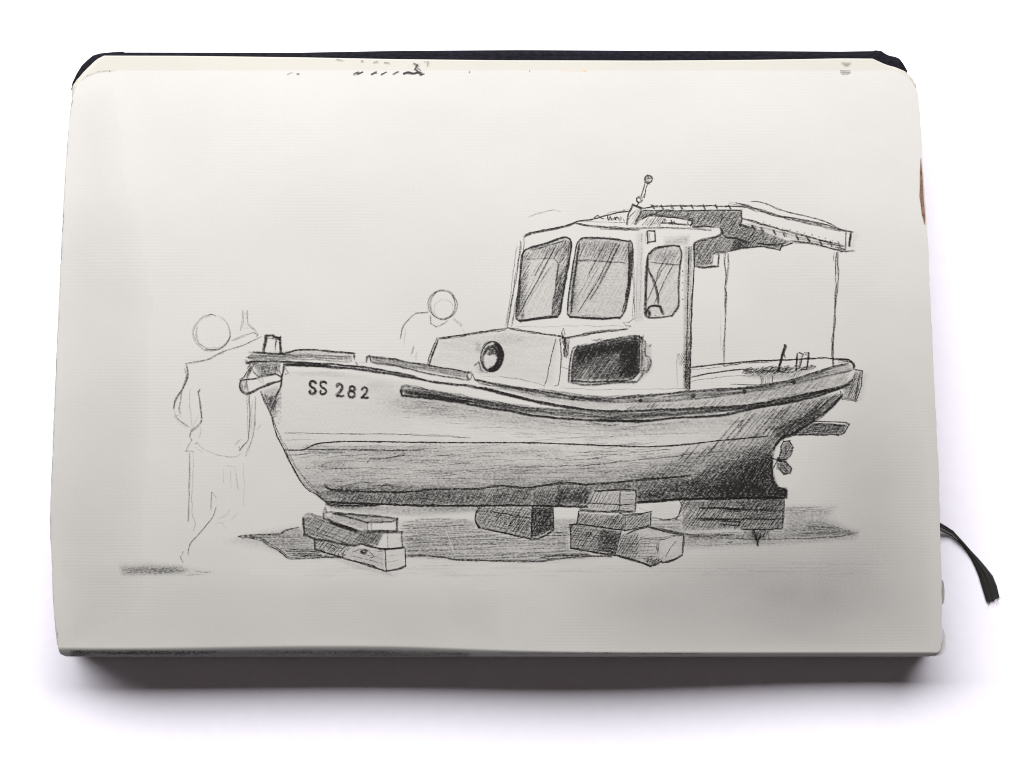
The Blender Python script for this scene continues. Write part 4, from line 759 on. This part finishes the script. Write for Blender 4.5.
g.line([(684, 536.5), (720, 537.8), (760, 539), (829, 537.5), (855, 533)], .9, .45, n=2).line([(683, 533), (700, 535), (735, 534)], 1.1, .6, n=2).hatch([(812, 520), (845, 528), (858, 533), (830, 538), (795, 537)], 3, 1.9, 1.1, .4)
g.line([(690, 545), (730, 544), (775, 543)], .8, .3).tone([(684, 537), (860, 530), (856, 540), (770, 546), (686, 550)], .12, 5)
gs = Draw(); gs.tone([(440, 540), (640, 500), (800, 400), (905, 330), (930, 440), (932, 650), (440, 650)], 0, 16, [(800, 588, 115, 58, .155), (870, 490, 45, 90, .08), (640, 605, 150, 40, .06)], .18, res=4, sx=60, sy=30); gs.tone([(70, 100), (110, 85), (150, 300), (140, 600), (75, 640), (58, 500)], .035, 40, streak=.3, res=5, sx=70, sy=60).tone([(60, 560), (500, 590), (500, 640), (66, 642)], .03, 30, streak=.3, res=5, sx=90, sy=24); gs.put('page_shade', M_SHADE, BOOK, 'soft painted shade on the lower right of the page, faint grey tone on its left side')  # soft shade painted over the page's lower right, fainter grey at left
g.tone([(651, 504), (681, 503), (679, 516), (651, 517)], .04, 3).line([(638, 507), (651, 512)], .9, .3)
g.tone([(553, 519), (578, 518), (576, 526), (553, 532)], .2, 2)
for i in range(120):
    x = 290 + 560 * rng.random(); y = 562 + 14 * rng.random(); L = 15 + 40 * rng.random()
    if 640 < x < 690 and y < 568: continue
    g.line([(x, y), (x + L, y + rng.normal(0, .4))], .9, .03 + .03 * rng.random(), .2)
g.put('ground_shading', M_TONE, BOOK, 'grey pencil shading on the ground under the boat')
er = Draw(); er.line([(447, 533), (451, 543), (455, 556.6)], 1.2, .6).line([(456, 524), (460, 534)], 1, .35).line([(442, 566), (447, 577)], .9, .2)
er.put('eraser_mark', M_ERASER, BOOK)
# ================================================================== PEOPLE
p = Draw()
for rx, ry, dx, dy, a in ((18, 17.8, 0, 0, .55), (16.6, 16.4, .8, -.5, .3), (18.8, 18, -.3, .6, .35)):
    p.line(ell(211.8 + dx, 332.4 + dy, rx, ry, -60 + 40 * dx, 265, 20), .8, a * .85, .5)
p.line(ell(211.8, 332.4, 18.3, 18, 10, 110, 12), 1.0, .5).line(ell(212, 332, 16.8, 17.4, 60, 175, 12), .9, .45).line([(197, 324), (196, 332), (198.5, 341)], 1.6, .18).line([(206, 315), (211, 314), (216, 316)], .9, .5)
p.line([(231.9, 340.8), (243, 336), (253.8, 332.5), (257.7, 334.2), (256, 337)], .8, .5).line([(254, 333), (257.8, 334.5), (256.5, 336.5)], 1.1, .45)
p.line([(185, 363.4), (198, 361.5), (210, 358.8), (222.5, 351.7), (246, 344), (261.6, 336)], .8, .5).line([(186, 364), (205, 360), (214, 355), (222, 352)], .9, .45).line([(222, 349.5), (223, 353), (218, 354)], .9, .45)
p.line([(242.8, 310.3), (243, 323), (240.5, 331.4)], .9, .35, n=2).line([(247.5, 310), (248.3, 323.6), (253.8, 328.3), (258, 333)], .8, .35, n=2).hatch([(243, 311), (248, 311), (248, 324), (253, 329), (241, 330)], 0, 3, .7, .2)
p.line([(185.8, 364), (188, 375), (183.4, 386.9), (175.6, 399.4), (173.3, 408.8)], 1.0, .62, n=2).line([(184, 368), (186, 376), (182, 388), (180.5, 400), (178.8, 409), (181, 414)], .8, .5).line([(173.5, 409), (175, 415), (182, 416)], .7, .25)
p.line([(175.6, 415.8), (182, 421.5), (189.7, 426.7)], 1.0, .62).line([(175, 417), (180, 424), (188, 428)], .7, .2).line([(189.7, 388), (190, 405), (192, 426)], .7, .28)
p.line([(200, 388.5), (198, 392), (199.5, 400), (202, 418), (198.3, 426.7), (192, 431), (190, 436), (191.5, 440), (185.8, 451), (193.6, 452)], 1.1, .7).line([(199, 414), (194, 424), (190, 431)], .7, .3).line([(201, 427), (201, 433), (198, 438)], .8, .35)
p.line([(193.6, 444), (197, 443), (205, 449.5), (213, 453.3), (224, 456), (235, 457), (241, 453)], .7, .38).line([(194, 446), (203, 452)], .7, .25)
p.line([(249, 394.7), (249.6, 412), (249, 436.9), (243, 445), (239.7, 450), (238.6, 446)], .9, .55).line([(247, 394), (247, 415), (247.6, 434)], .7, .35).line([(255, 396), (254.6, 412), (253.5, 431), (249, 446), (245, 456)], .8, .42, n=2).line([(252, 400), (251.5, 420), (252, 435)], .9, .25)
p.line([(260.8, 423.6), (257, 430)], .7, .3).line([(235, 444.7), (241, 438.5)], .8, .4).line([(239, 450), (245, 443)], .9, .45)
p.line([(189.7, 452.5), (189.3, 480), (189, 510), (188.2, 521.5)], .8, .48).line([(188.6, 505), (188, 521)], 1.1, .4).line([(193.6, 452.5), (192.6, 480), (192, 510), (195, 524), (193, 531)], .8, .36)
p.line([(243.6, 462), (244, 485), (243.6, 505.6)], .7, .2).line([(223, 468), (224, 484)], .7, .2).line([(226, 466), (231, 465.5), (235, 467), (238, 490)], .7, .25).line([(230, 468), (231, 488)], .7, .22)
p.line([(211.6, 492), (211.2, 500), (210.8, 510)], 1.0, .5).line([(211.6, 492), (215.5, 496), (216.5, 500)], .8, .38).line([(212, 491.5), (211.6, 493)], 1.6, .6)
p.line([(215.5, 507.3), (211.6, 517.5), (202, 530), (192.8, 540), (188.5, 548), (187.7, 555)], 1.0, .62).line([(184, 551), (180.6, 556.6), (183, 562.5)], 1.0, .6)
p.line([(217, 518), (224, 516.5), (231, 508)], .7, .2).line([(231, 520), (239, 511)], .7, .18).line([(214, 524), (222, 522), (226, 528)], .7, .15)
p.T = [t_ * .92 for t_ in p.T]; p.put('person_sketch', M_LINE, BOOK, 'lightly sketched standing man at left with raised arm and blank round head')
ps = Draw(); ps.tone([(120, 567), (150, 564.5), (182, 566), (188, 570), (182, 573.5), (150, 574), (122, 574.5)], .25, 5, [(160, 570, 20, 3, .1)], .5).tone([(118, 562), (150, 560), (190, 566), (215, 571), (190, 576), (125, 577)], .06, 6)
ps.line([(194, 571), (203, 571.5), (211, 571.8)], .9, .35).line([(186, 574), (205, 575)], .8, .25).hatch([(124, 567), (184, 567), (184, 573), (124, 573.5)], 3, 2, .9, .22)
ps.put('shadow_smudge', M_TONE, BOOK, 'small grey smudge at the feet of the standing figure')
p = Draw()
p.line(ell(442.5, 304.8, 13.2, 14.4, -140, 240, 20), 1.0, .62, n=2).line(ell(443.5, 309, 9.6, 9.8, 0, 360, 16), .7, .28).line(ell(442, 304, 14.6, 14.6, 150, 270, 10), .8, .3).line(ell(442.7, 304.8, 13, 14.2, -60, 90, 12), 1.1, .45)
p.line([(430, 315.3), (430.8, 323), (436, 326.4), (444, 323.5), (448, 320)], .8, .45, n=2).line([(428.4, 312), (420, 312.6), (414.4, 313.8), (403.6, 324.7), (401.5, 332), (400.3, 338.8)], 1.0, .62).line([(405.8, 328), (404, 345)], .7, .16, n=2).line([(413, 312), (420, 312), (430, 311.5)], .7, .35)
p.line([(451.9, 318.4), (461.3, 326)], .9, .48).line([(454, 317.6), (461.6, 324), (460.5, 326.5)], .8, .42).line([(462, 328), (465, 333.5)], .6, .2).line([(413.6, 345.8), (412.5, 351), (410.5, 355)], 1, .5).line([(416.3, 351), (415.8, 360)], 2.6, .16)
p.T = [t_ * .92 for t_ in p.T]; p.put('person_sketch', M_LINE, BOOK, 'small faint head-and-shoulders figure sketched behind the bow')
# ================================================================== MARKS ON THE PAGE EDGE
IK = Draw()
for x in (356, 360, 374, 384, 396): IK.line([(x - 3, 74.4), (x, 72.8), (x + 3, 71.6)], 1.4, .8)
IK.line([(361, 61), (363, 61.8)], 1.8, .8).line([(373, 62.4), (378, 61)], 1.6, .8).line([(384, 62.4), (390, 63)], 1.4, .8).line([(336, 59.4), (343, 60)], 1, .6)
k = Draw(); k.line([(287, 74.4), (293, 71.8)], 1.4, .45).line([(296.5, 73.9), (299.5, 73.6)], 2, .85); k.put('ink_mark', M_INK, BOOK, 'small pair of ink dots at the left of the ticks')
k = Draw(); k.line([(109, 71), (110, 71.6)], 1.3, .7); k.put('ink_dot', M_INK, BOOK)
k = Draw(); k.line([(469, 71.4), (470, 72)], 1.5, .8); k.put('ink_dot', M_INK, BOOK)
k = Draw(); k.line([(529, 71), (530, 71.4)], 1.4, .75); k.put('ink_dot', M_INK, BOOK)
k = Draw(); k.line([(403, 73.8), (408, 72.8), (412, 74), (418, 73), (421, 74.2), (424.5, 73)], 2.1, .9, n=2).line([(413, 62.6), (417, 65), (415, 69), (419, 72.5)], 1.5, .85, n=2).line([(419, 63.5), (416, 67), (420.5, 71)], 1.3, .75).line([(424, 62), (428, 61.5), (427.6, 66)], 1, .6)
k.put('ink_scribble', M_INK, BOOK, 'dark ink scribble at the right of the ticks')
IK.put('ink_mark', M_INK, BOOK, 'row of short black ink ticks on the top page edge')
k = Draw(); k.line([(559, 70.8), (575, 70.4), (582, 70.2)], 1.4, .22).line([(581, 70.6), (587, 70)], 1.8, .6)
k.put('orange_smear', M_ORANGE, BOOK)
k = Draw()
for x0, x1, y in ((841.3, 851.7, 62.9), (842.6, 850.4, 64), (844.4, 848.6, 65.2), (839.9, 850.9, 70.6), (839.9, 850.8, 72), (840.6, 849.8, 73.2), (842, 848.4, 74.3)): k.line([(x0, y), (x1, y)], 1.2, .48, .05, taper=.1)
k.put('ink_stamp', M_INK, BOOK, 'two small grey half-round marks at the upper right page edge')
k = Draw()
pts = [(lerp(LX, y) + .4 + rng.normal(0, .3), y) for y in np.arange(92, 650, 7)]
for i in range(len(pts) - 1): k.line([pts[i], pts[i + 1]], 1.0, .14 + .30 * rng.random() ** 2, .3)
k.line([(82, 80), (88, 75.5), (97, 72), (107, 70.7), (116, 70.8)], .8, .35)
k.tone([(70, 649.5), (230, 650), (380, 650.5), (470, 652.5), (470, 657), (70, 657)], .34, 2.0, [(80, 653, 14, 3, .25), (150, 653, 40, 2, .2), (350, 651, 50, 3, .25)], .6, sx=30)
k.line([(76, 651), (90, 652), (140, 652.5), (220, 652)], 1.4, .35, n=3).line([(500, 653), (600, 652.6), (700, 653.4)], 1, .35, n=2)
k.put('edge_grime', M_TONE, BOOK, 'dark grime along the lower and left page edges')

# ------------------------------------------------------------------ light, world, camera
w = bpy.data.worlds.new('World'); SC.world = w; w.use_nodes = True
w.node_tree.nodes['Background'].inputs[0].default_value = (1.0, .84, .80, 1); w.node_tree.nodes['Background'].inputs[1].default_value = WORLD
ld = bpy.data.lights.new('window_light', 'AREA'); ld.shape = 'RECTANGLE'; ld.size = LSX; ld.size_y = LSY; ld.energy = LE; ld.color = (1, .985, .965)
lo = bpy.data.objects.new('window_light', ld); COL.objects.link(lo); lo.location = LPOS
from mathutils import Vector
d = Vector((-.02, .0, .02)) - Vector(LPOS); lo.rotation_euler = (-math.atan2(LPOS[1], LPOS[2]), 0, 0)
cd = bpy.data.cameras.new('camera'); co = bpy.data.objects.new('camera', cd); COL.objects.link(co)
co.location = (0, 0, D); cd.sensor_width = 36; cd.lens = 18 / (512 * T); cd.clip_start = .01; cd.clip_end = 20
SC.camera = co
SC.view_settings.view_transform = 'Standard'; SC.view_settings.look = 'None'; SC.view_settings.exposure = 0; SC.view_settings.gamma = 1
SC.cycles.filter_width = 1.0; SC.cycles.transparent_max_bounces = 48; SC.cycles.max_bounces = 5
